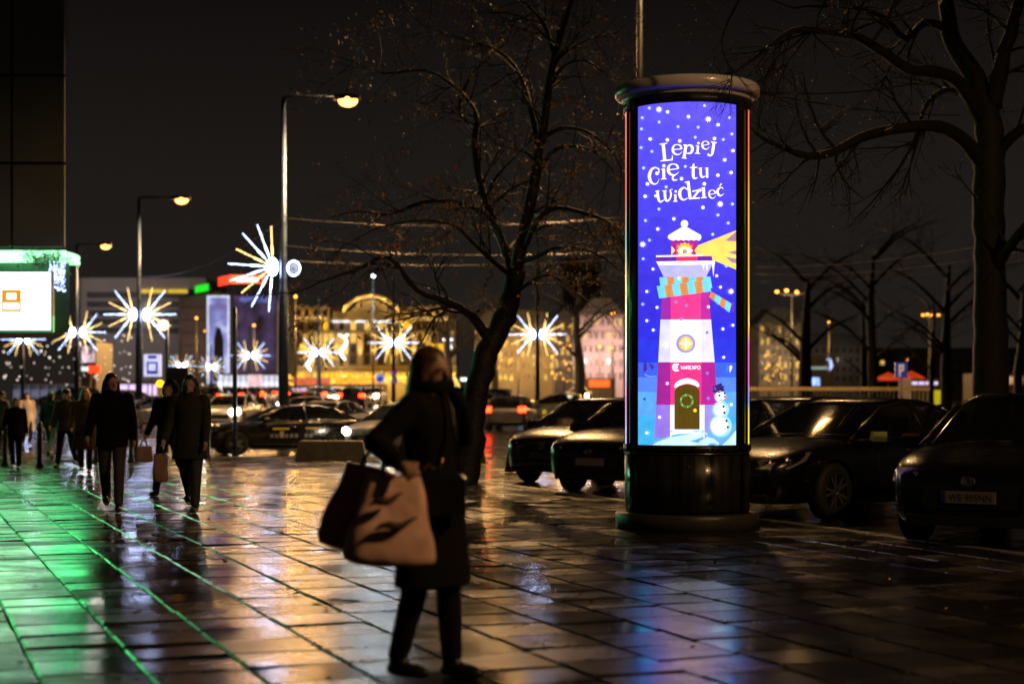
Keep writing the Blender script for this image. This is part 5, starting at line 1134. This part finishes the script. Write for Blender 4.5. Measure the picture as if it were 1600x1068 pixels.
# taxi on the road
zt=road_z(46); tx=make_car('taxi','sedan','dark taxi with yellow side stripe and pale door lettering waiting on the road',M_paint_black,None,(X(437,46.5),46.5,zt),(-.93,-.37),cat='taxi',group=None,lights='dim')
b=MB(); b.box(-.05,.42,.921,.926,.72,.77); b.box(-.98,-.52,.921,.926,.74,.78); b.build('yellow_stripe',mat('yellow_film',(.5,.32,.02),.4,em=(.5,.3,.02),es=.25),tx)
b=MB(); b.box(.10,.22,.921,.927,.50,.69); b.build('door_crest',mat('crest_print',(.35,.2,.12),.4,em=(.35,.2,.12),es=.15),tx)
b=MB()
for k in range(9):
    if k!=6: b.box(.40-k*.14,.49-k*.14,.921,.926,.50,.60)
b.build('door_lettering',mat('pale_print',(.25,.22,.2),.4),tx)
# moving and waiting traffic
far=[]
proto=make_car('car','sedan','white saloon with headlights on, behind the front of the taxi',M_paint_white,None,(X(361,70),70,road_z(70)+.12),(-.05,-1),lights=True,detail=False,badge=False)
p2=make_car('car','hatch','silver hatchback with one bright headlight, left of the walking woman',M_paint_silver,'',(X(632,46.5),46.5,road_z(46)),(-.45,-.89),lights=True,detail=False)
p3=make_car('car','sedan','silver saloon waiting behind the taxi boot',M_paint_silver,None,(X(505,58),58,road_z(58)),(-.35,-.94),detail=False,badge=False)
p4=make_car('car','hatch','dark car seen from behind with red tail lights, right of the leaning trunk',M_paint_grey,None,(X(800,70),70,road_z(70)),(.15,.99),detail=False,badge=False,tail='on')
p5=make_car('car','sedan','pale saloon side-on behind the yellow bollard',M_paint_silver,None,(X(865,82),82,road_z(82)),(-.97,.25),detail=False,badge=False)
p6=make_car('car','hatch','dark off-road car side-on left of the bus stop sign post',M_paint_grey,None,(X(238,72),72,road_z(72)),(-.9,-.42),detail=False,badge=False)
def cp(src,px,Y,fw,label):
    c=copy_tree(src); c.location=(X(px,Y),Y,road_z(Y)); c.rotation_euler=(0,0,math.atan2(fw[1],fw[0])); c['label']=label; c['category']='car'; c['group']='cars in the far traffic queue'; return c
queue=[(p4,338,105,'first red-lit car of the queue, left of the white shop windows'),(p4,352,128,'second red-lit car from the left in the queue'),(p4,372,112,'red-lit car under the pink board'),(p4,388,140,'red-lit car right of the pink board'),(p4,405,118,'red-lit car right of the taxi roof front'),(p4,424,135,'red-lit car just left of the nearest lamp post'),
 (p4,322,150,'smallest red-lit car at the left end of the queue'),(proto,474,90,'car with headlights just right of the nearest lamp post'),(p4,500,120,'red-lit car before the violet lit boxes'),(proto,528,125,'car with headlights before the amber lit boxes'),(p4,556,110,'red-lit car between the amber lit boxes and the round sign'),(proto,582,130,'car with headlights left of the round blue sign'),
 (p6,713,100,'dark car seen between the woman and the leaning trunk'),(p5,733,92,'pale car left of the leaning trunk'),(p4,780,95,'red-lit car further back right of the leaning trunk'),(proto,905,140,'car with headlights left of the column'),(p5,180,95,'pale car behind the man in the black jacket'),(p6,110,110,'dark car behind the left walkers'),(p4,445,160,'red-lit car far behind the nearest lamp post'),(p5,470,72,'pale saloon behind the taxi roof')]
for s_,px,Y,lab in queue:
    fw=(.08,1) if s_ is p4 else ((-.1,-1) if s_ is proto else (-.95,.3)); cp(s_,px,Y,fw,lab)
for o,g_ in ((proto,0),(p4,0),(p5,0),(p6,0),(p3,0)): o['group']='cars in the far traffic queue'
# real headlight beams of the two nearest lit cars
for c,L_ in ((proto,2.44),(p2,2.1)):
    for s in (-.66,.66):
        d=bpy.data.lights.new('headlight_beam','SPOT'); d.energy=110; d.spot_size=R(55); d.spot_blend=.6; d.shadow_soft_size=.06; d.color=(1,.93,.8); o=bpy.data.objects.new('headlight_beam',d); link(o,c); o.location=(L_+.06,s,.67); o.rotation_euler=(0,R(-86),0)
# ================================================================ people
M_skin=mat('skin',(.40,.24,.17),.5,var=.08); M_hairb=mat('brown_hair',(.07,.032,.015),.42,var=.4,vscale=40); M_haird=mat('dark_hair',(.015,.010,.008),.45,var=.3,vscale=40); M_hairf=mat('fair_hair',(.28,.18,.08),.45,var=.3,vscale=40)
M_blk=mat('black_cloth',(.003,.003,.0035),.9,spec=.2,var=.3,bump=.4,bscale=120); M_navy=mat('dark_grey_denim',(.05,.052,.065),.8,var=.3,bump=.4,bscale=150); M_brown=mat('brown_wool',(.07,.05,.035),.9,var=.25,bump=.4,bscale=90); M_olive=mat('olive_cloth',(.05,.045,.03),.85,var=.25,bump=.3); M_paleC=mat('pale_wool',(.42,.36,.33),.9,var=.15); M_boot=mat('black_leather',(.008,.008,.008),.35,bump=.2); M_eye=mat('eye_white',(.6,.6,.58),.2); M_iris=mat('iris',(.03,.02,.01),.2); M_lip=mat('lips',(.35,.10,.09),.45)
def remesh(b,name,m,parent,vox,smooth=4):
    o=b.build(name,m,parent,fix=True); r=o.modifiers.new('r','REMESH'); r.mode='VOXEL'; r.voxel_size=vox; r.use_smooth_shade=True
    s=o.modifiers.new('s','SMOOTH'); s.factor=.5; s.iterations=smooth; apply_mods(o); return o
def capsule(b,p0,p1,r0,r1,n=12):
    p0=Vector(p0);p1=Vector(p1); b.tube([p0,p1],[r0,r1],n); b.ell(p0,r0*1.0,n=n,m=8); b.ell(p1,r1*1.0,n=n,m=8)
def rings(b,rs,n=20):
    """closed loft of ellipses (cx,cy,z,rx,ry)"""
    vs=[]; fs=[]
    for cx,cy,z,rx,ry in rs:
        for k in range(n): a=2*math.pi*k/n; vs.append((cx+rx*math.cos(a),cy+ry*math.sin(a),z))
    for i in range(len(rs)-1):
        for k in range(n): k2=(k+1)%n; fs.append((i*n+k,i*n+k2,(i+1)*n+k2,(i+1)*n+k))
    fs.append(tuple(reversed(range(n)))); fs.append(tuple((len(rs)-1)*n+k for k in range(n))); b.add(vs,fs)
def person(label,loc,rz,H,coat='hip',coatm=None,legm=None,hair='short',hairm=None,L=(18,4),Rl=(-16,12),aL=(-14,8,14),aR=(16,8,20),head=0.,scarf=None,vox=.014,group=None,hood=False):
    """faces -y.  L/R = (thigh forward, knee bend) degrees; arms = (forward, outward, elbow bend)"""
    s=H/1.7; coatm=coatm or M_blk; legm=legm or M_blk; hairm=hairm or M_haird
    t=empty('person',loc,label,'person',group,rz=rz)
    def leg(side,a,k):
        h=Vector((side*.09,0,.90)); th=R(a); kn=h+Vector((side*.005,-math.sin(th)*.42,-math.cos(th)*.42)); sh=th-R(k); an=kn+Vector((0,-math.sin(sh)*.40,-math.cos(sh)*.40)); return h,kn,an,sh
    lg=[leg(-1,*Rl),leg(1,*L)]
    drop=min(l[2].z for l in lg)-.085
    lift=Vector((0,0,-drop))
    lg=[(h+lift,k+lift,a+lift,sh) for h,k,a,sh in lg]
    def arm(side,f,o_,e):
        S=Vector((side*.185,0,1.40))+lift; d=Vector((side*math.sin(R(o_)),-math.sin(R(f)),-math.cos(R(f)))).normalized(); E=S+d*.28; g=R(f+e); d2=Vector((side*math.sin(R(o_*.4)),-math.sin(g),-math.cos(g))).normalized(); Wr=E+d2*.25; return S,E,Wr,d2
    ar=[arm(-1,*aR),arm(1,*aL)]
    z=lift.z; M=Matrix.Scale(s,4)
    # one continuous body with head, neck, arms, five-fingered hands and legs
    b=MB(); rings(b,[(0,0,.84+z,.13,.10),(0,0,.92+z,.165,.115),(0,0,1.05+z,.135,.095),(0,-.005,1.22+z,.16,.11),(0,0,1.36+z,.175,.10),(0,.0,1.43+z,.12,.075)])
    hz=1.575+z; RH=Matrix.Translation((0,0,hz))@Matrix.Rotation(head,4,'Z')
    capsule(b,(0,.005,1.40+z),(0,-.005,1.52+z),.058,.052)
    b.ell((0,.008,hz+.02),(.076,.095,.105),n=16,m=12); b.ell(RH@Vector((0,-.03,-.055))if 1 else 0,(.055,.062,.06)); b.ell(RH@Vector((0,-.075,-.085)),(.026,.024,.022))
    b.tube([RH@Vector((0,-.085,.025)),RH@Vector((0,-.108,-.02)),RH@Vector((0,-.09,-.032))],[.010,.017,.012],8)
    for sd in (-1,1): b.ell(RH@Vector((sd*.077,.0,-.005)),(.012,.02,.032)); 
    b.ell(RH@Vector((0,-.084,-.056)),(.024,.010,.008))
    for S,E,Wr,d in ar:
        capsule(b,S,E,.050,.040); capsule(b,E,Wr,.038,.026)
        pm=Wr+d*.05; side=1 if S.x>0 else -1; fwd=Vector((0,-1,0)); fwd=(fwd-d*fwd.dot(d)).normalized(); nrm=d.cross(fwd).normalized()
        capsule(b,Wr,Wr+d*.07,.026,.028)
        for k in range(4):
            o_=fwd*(.030-.02*k); ln=(.062,.072,.068,.052)[k]; a0=Wr+d*.08+o_; inn=-Vector((side,0,0)); a1=a0+d*ln*.5+inn*.006; a2=a1+d*ln*.34+inn*.018; capsule(b,a0-d*.03,a1,.0105,.0095,8); capsule(b,a1,a2,.0095,.008,8)
        th0=Wr+d*.03+fwd*.025; th1=th0+d*.03+fwd*.028; capsule(b,th0,th1,.013,.011,8); capsule(b,th1,th1+d*.03+fwd*.006,.011,.009,8)
    for h,k,a,sh in lg: capsule(b,h,k,.085,.055); capsule(b,k,k.lerp(a,.3),.055,.056); capsule(b,k.lerp(a,.3),a,.056,.036); b.ell(a+Vector((0,-.05,-.045)),(.035,.09,.03))
    b.v=[tuple(M@Vector(v)) for v in b.v]; remesh(b,'body',M_skin,t,min(vox,.0115))
    # eyes and mouth
    for sd in (-1,1):
        e=MB(); e.ell(M@(RH@Vector((sd*.031,-.083,.018))),(.0125*s,.008*s,.008*s)); eo=e.build('eye',M_eye,t); e=MB(); e.ell(M@(RH@Vector((sd*.031,-.0905,.018))),(.006*s,.003*s,.006*s)); e.build('iris',M_iris,eo)
    e=MB(); e.ell(M@(RH@Vector((0,-.092,-.056))),(.022*s,.006*s,.006*s)); e.build('mouth',M_lip,t)
    # trousers
    b=MB()
    for h,k,a,sh in lg: capsule(b,h+Vector((0,0,.02)),k,.102,.070); capsule(b,k,a+Vector((0,0,.03)),.070,.056)
    b.ell((0,0,.90+z),(.175,.125,.12)); b.v=[tuple(M@Vector(v)) for v in b.v]; remesh(b,'trousers',legm,t,vox*1.1,2)
    # shoes with soles
    for h,k,a,sh in lg:
        Rf=Matrix.Translation(a)@Matrix.Rotation(min(0.9,max(-.9,sh*.8)) if a.z>.12 else 0,4,'X')
        b=MB(); b.ell((0,-.055,-.045),(.046,.135,.042)); b.ell((0,-.0,.0),(.046,.055,.075)); b.ell((0,-.125,-.055),(.046,.06,.03)); b.v=[tuple(M@(Rf@Vector(v))) for v in b.v]; so=remesh(b,'shoe',M_boot,t,.013,2)
    # coat
    low={'hip':.80,'thigh':.66,'knee':.48,'jacket':.90}[coat]+z; fl={'hip':.20,'thigh':.23,'knee':.27,'jacket':.19}[coat]
    b=MB(); rs=[(0,.0,low,fl,.17 if coat!='jacket' else .14),(0,0,low+.12,fl*.96,.165),(0,0,1.0+z,.185,.14),(0,0,1.10+z,.18,.135),(0,-.005,1.25+z,.20,.145),(0,0,1.36+z,.205,.135),(0,.005,1.44+z,.15,.10),(0,.005,1.50+z,.085,.08)]
    if coat=='jacket': rs.pop(1)
    rings(b,rs)
    for S,E,Wr,d in ar: b.ell(S,(.075,.085,.075)); capsule(b,S,E,.075,.062); capsule(b,E,Wr-d*.01,.062,.048)
    b.v=[tuple(M@Vector(v)) for v in b.v]; remesh(b,'coat',coatm,t,vox*1.1,3)
    # collar / hood
    b=MB(); b.lathe([(.085,1.43+z),(.105,1.44+z),(.095,1.495+z),(.075,1.50+z),(.07,1.45+z)],18,c=(0,.005))
    b.v=[tuple(M@Vector(v)) for v in b.v]; b.build('collar',coatm,t)
    if scarf: b=MB(); b.tube([(.08*math.cos(a),.075*math.sin(a)-.01,1.50+z+.01*math.sin(3*a)) for a in [2*math.pi*k/14 for k in range(15)]],.035,8); b.tube([(.03,-.1,1.48+z),(.05,-.17,1.38+z),(.04,-.175,1.2+z)],[.03,.035,.03],8); b.v=[tuple(M@Vector(v)) for v in b.v]; b.build('scarf',scarf,t)
    # hair
    b=MB(); b.ell(RH@Vector((0,.022,.045)),(.087,.100,.096),n=16,m=10); b.ell(RH@Vector((0,.05,-.01)),(.083,.07,.09))
    if hair=='long':
        for k in range(7):
            a=R(-30+40*k) ; x=.075*math.cos(a); y=.03+.07*math.sin(a)
            if y<-.03: continue
            b.tube([RH@Vector((x,y,.04)),RH@Vector((x*1.15,y+.01,-.08)),RH@Vector((x*1.25,y+.035,-.2)),RH@Vector((x*1.0,y+.05,-.30))],[.028,.034,.03,.012],8)
    if hair=='hat': b.ell(RH@Vector((0,.0,.085)),(.092,.105,.075)); 
    if hair=='bun': b.ell(RH@Vector((0,.10,.10)),(.045,.045,.045))
    b.v=[tuple(M@Vector(v)) for v in b.v]; ho=remesh(b,'hat' if hair=='hat' else 'hair',hairm,t,.013,3)
    if hood:
        b=MB(); b.lathe([(.10,1.46+z),(.125,1.56+z),(.118,1.66+z),(.06,1.73+z),(.0,1.74+z)],18,c=(0,.045),a0=R(-40),a1=R(220)); b.v=[tuple(M@Vector(v)) for v in b.v]; ho=b.build('hood',coatm,t); md=ho.modifiers.new('t','SOLIDIFY'); md.thickness=.015; apply_mods(ho)
    mats=Matrix.Translation(loc)@Matrix.Rotation(rz,4,'Z')@M
    t_h=[mats@(a[2]+a[3]*.09) for a in ar]; t['_e']=0; del t['_e']; ELB.clear(); ELB.extend(mats@(a[1]+a[3]*.09-Vector((0,0,.02))) for a in ar); return t,t_h
ELB=[]
def shopping_bag(p,w,h,dep,label,m,rz=0,tilt=0,sag=.0,bot=1.0):
    """hangs from p"""
    t=empty('shopping_bag',p,label,'bag',rz=rz); t.rotation_euler=(0,tilt,rz); b=MB(); hd=.035 if w>.4 else .1; n=7
    vs=[]; rows=7
    for i in range(rows):
        f=i/(rows-1); ww=w/2*(bot*f+(1-f)*.78)*(1+.03*math.sin(5*f)); dd=dep/2*(.25+.75*min(1,f*1.6)); z=-hd-h*f
        for k in range(16):
            a=2*math.pi*k/16; cx=math.copysign(abs(math.cos(a))**.55,math.cos(a)); sy=math.copysign(abs(math.sin(a))**.55,math.sin(a)); vs.append((ww*cx*(1+.05*math.sin(i*1.7+k*.9))+.016*math.sin(k*2.3+i),dd*sy*(1+.12*math.sin(k*1.7+i*1.3)),z+.008*math.sin(k*1.9)-sag*f*abs(cx)*0))
    fs=[(i*16+k,i*16+(k+1)%16,(i+1)*16+(k+1)%16,(i+1)*16+k) for i in range(rows-1) for k in range(16)]; fs.append(tuple((rows-1)*16+k for k in range(16)))
    b.add(vs,fs,0,True); bo=b.build('bag_body',m,t); sd=bo.modifiers.new('s','SUBSURF'); sd.levels=2; apply_mods(bo)
    for sy in (-1,1): b=MB(); b.tube([(-w*.2,sy*dep*.12,-hd-.02),(-w*.12,sy*.015,-hd*.4),(0,0,0),(w*.12,sy*.015,-hd*.4),(w*.2,sy*dep*.12,-hd-.02)],.008,6); b.build('handle',M_dark,t)
    return t
def at_ground(px,py): Y=EYE*F/(py-HZ); return (X(px,Y),Y,0)
M_bagp=mat('pink_paper_bag',(.70,.44,.38),.4,var=.35,vscale=5,bump=.5,bscale=9); M_bagk=mat('brown_paper_bag',(.30,.19,.14),.6,var=.25,vscale=5)
# the woman in front, walking to the right
loc=(X(676,8.0),8.0,0); wt,hands=person('woman in a long black coat striding past in the foreground, big pink bag',loc,R(62),1.62,'knee',M_blk,M_blk,'long',M_hairb,L=(5,2),Rl=(-6,9),aL=(-20,10,12),aR=(-32,62,96),head=R(-10),vox=.011,scarf=M_blk)
hb=Vector((X(622,8.0),7.85,zz(672,7.9)))
# forearm hand nearest to the bag decides where it hangs
hand=min(ELB,key=lambda p:p.x); print('ELB',[tuple(round(c,2) for c in e) for e in ELB]); 
q=shopping_bag(hand+Vector((.06,-.05,.0)),.31,.43,.2,'large pinkish tan shopping bag with dark swooshes, nearer of the two in front',M_bagp,R(14),R(4),bot=1.55)
b=MB()
for z0,x0,x1 in ((-.24,-.13,.02),(-.35,-.10,.10)):
    pts=[(x0+(x1-x0)*k/6,-.125-.004*math.sin(k),z0+.06*k/6+.012*math.sin(k*1.3)) for k in range(7)]; b.tube(pts,[.004,.014,.02,.022,.017,.01,.003],6)
b.build('printed_swoosh',mat('swoosh_print',(.04,.02,.018),.6),q)
shopping_bag(hand+Vector((-.04,.05,.03)),.31,.42,.18,'maroon pink shopping bag swinging out behind the tan one, furthest left',mat('maroon_paper_bag',(.45,.13,.13),.5,var=.35,vscale=5,bump=.6,bscale=9),R(-12),R(13),bot=1.35)
b=MB(); b.bevbox(-.15,.15,-.06,.06,-.2,0,.03); q=empty('handbag',(loc[0]+.02,loc[1]-.2,1.02),'small black handbag with a gold zip held against the coat','handbag'); b.build('bag_body',M_boot,q)
b=MB(); b.tube([(-.05,-.075,.02),(-.02,-.08,.045),(.0,-.08,.02),(.03,-.078,.03),(.04,-.075,.075)],.006,6); b.build('zip_pull',mat('gold_metal',(.8,.55,.2),.2,metal=1.,em=(.8,.5,.15),es=.0),q)
b=MB(); b.tube([(-.12,0,-.01),(-.05,.06,.3),(.02,.14,.44),(.08,.06,.3),(.12,0,-.01)],.009,6); b.build('strap',M_boot,q)
# walkers
w_,h1=person('person in a short black jacket and dark trousers walking towards the camera',at_ground(175,798),R(8),1.74,'hip',M_blk,M_navy,'long',M_haird,L=(14,4),Rl=(-14,16),aL=(-10,12,30),aR=(10,12,30),head=R(25))
w_,h2=person('dark-haired person in a thigh-length dark coat carrying paper bags',at_ground(297,800),R(-6),1.70,'thigh',mat('dark_green_cloth',(.022,.022,.018),.85,var=.2,bump=.3),M_navy,'long',M_haird,L=(8,2),Rl=(-14,18),aL=(8,8,14),aR=(6,14,24))
w_,h3=person('companion in black half hidden behind the one with the paper bags',at_ground(264,774),R(-20),1.68,'hip',M_blk,M_blk,'short',M_haird,L=(-20,24),Rl=(16,4),hood=True)
hand=min(h2,key=lambda p:p.x); p=hand+Vector((-.02,-.03,.0)); shopping_bag(p,.20,.36,.12,'upper tall brown paper bag held by the dark-haired shopper',M_bagk,R(10))
hand=min(h3,key=lambda p:p.x); shopping_bag(hand+Vector((0,-.03,0)),.27,.24,.12,'lower squat paper bag held by the companion in black',M_bagk,R(20))
person('woman with long fair hair in a long brown coat behind the black jacket',at_ground(133,739),R(10),1.64,'knee',M_brown,M_blk,'long',M_hairf,L=(12,2),Rl=(-12,14))
person('man in an olive jacket walking between the brown coat and the bollard',at_ground(103,730),R(-12),1.66,'hip',M_olive,M_blk,'hat',M_haird,L=(-14,14),Rl=(14,2))
person('person in a black padded jacket walking away behind the bollard',at_ground(80,716),R(168),1.66,'hip',M_blk,M_navy,'short',M_haird,L=(14,2),Rl=(-16,16))
person('child-sized walker in a black coat at the far left',at_ground(24,733),R(5),1.46,'hip',M_blk,M_blk,'short',M_haird,L=(6,2),Rl=(-10,10))
person('distant person in a pale coat under the stars at the left',at_ground(42,694),R(20),1.72,'knee',M_paleC,M_blk,'short',M_haird)
person('distant dark figure cut by the left picture edge',at_ground(3,706),R(-30),1.7,'thigh',M_navy,M_blk,'hat',M_haird)
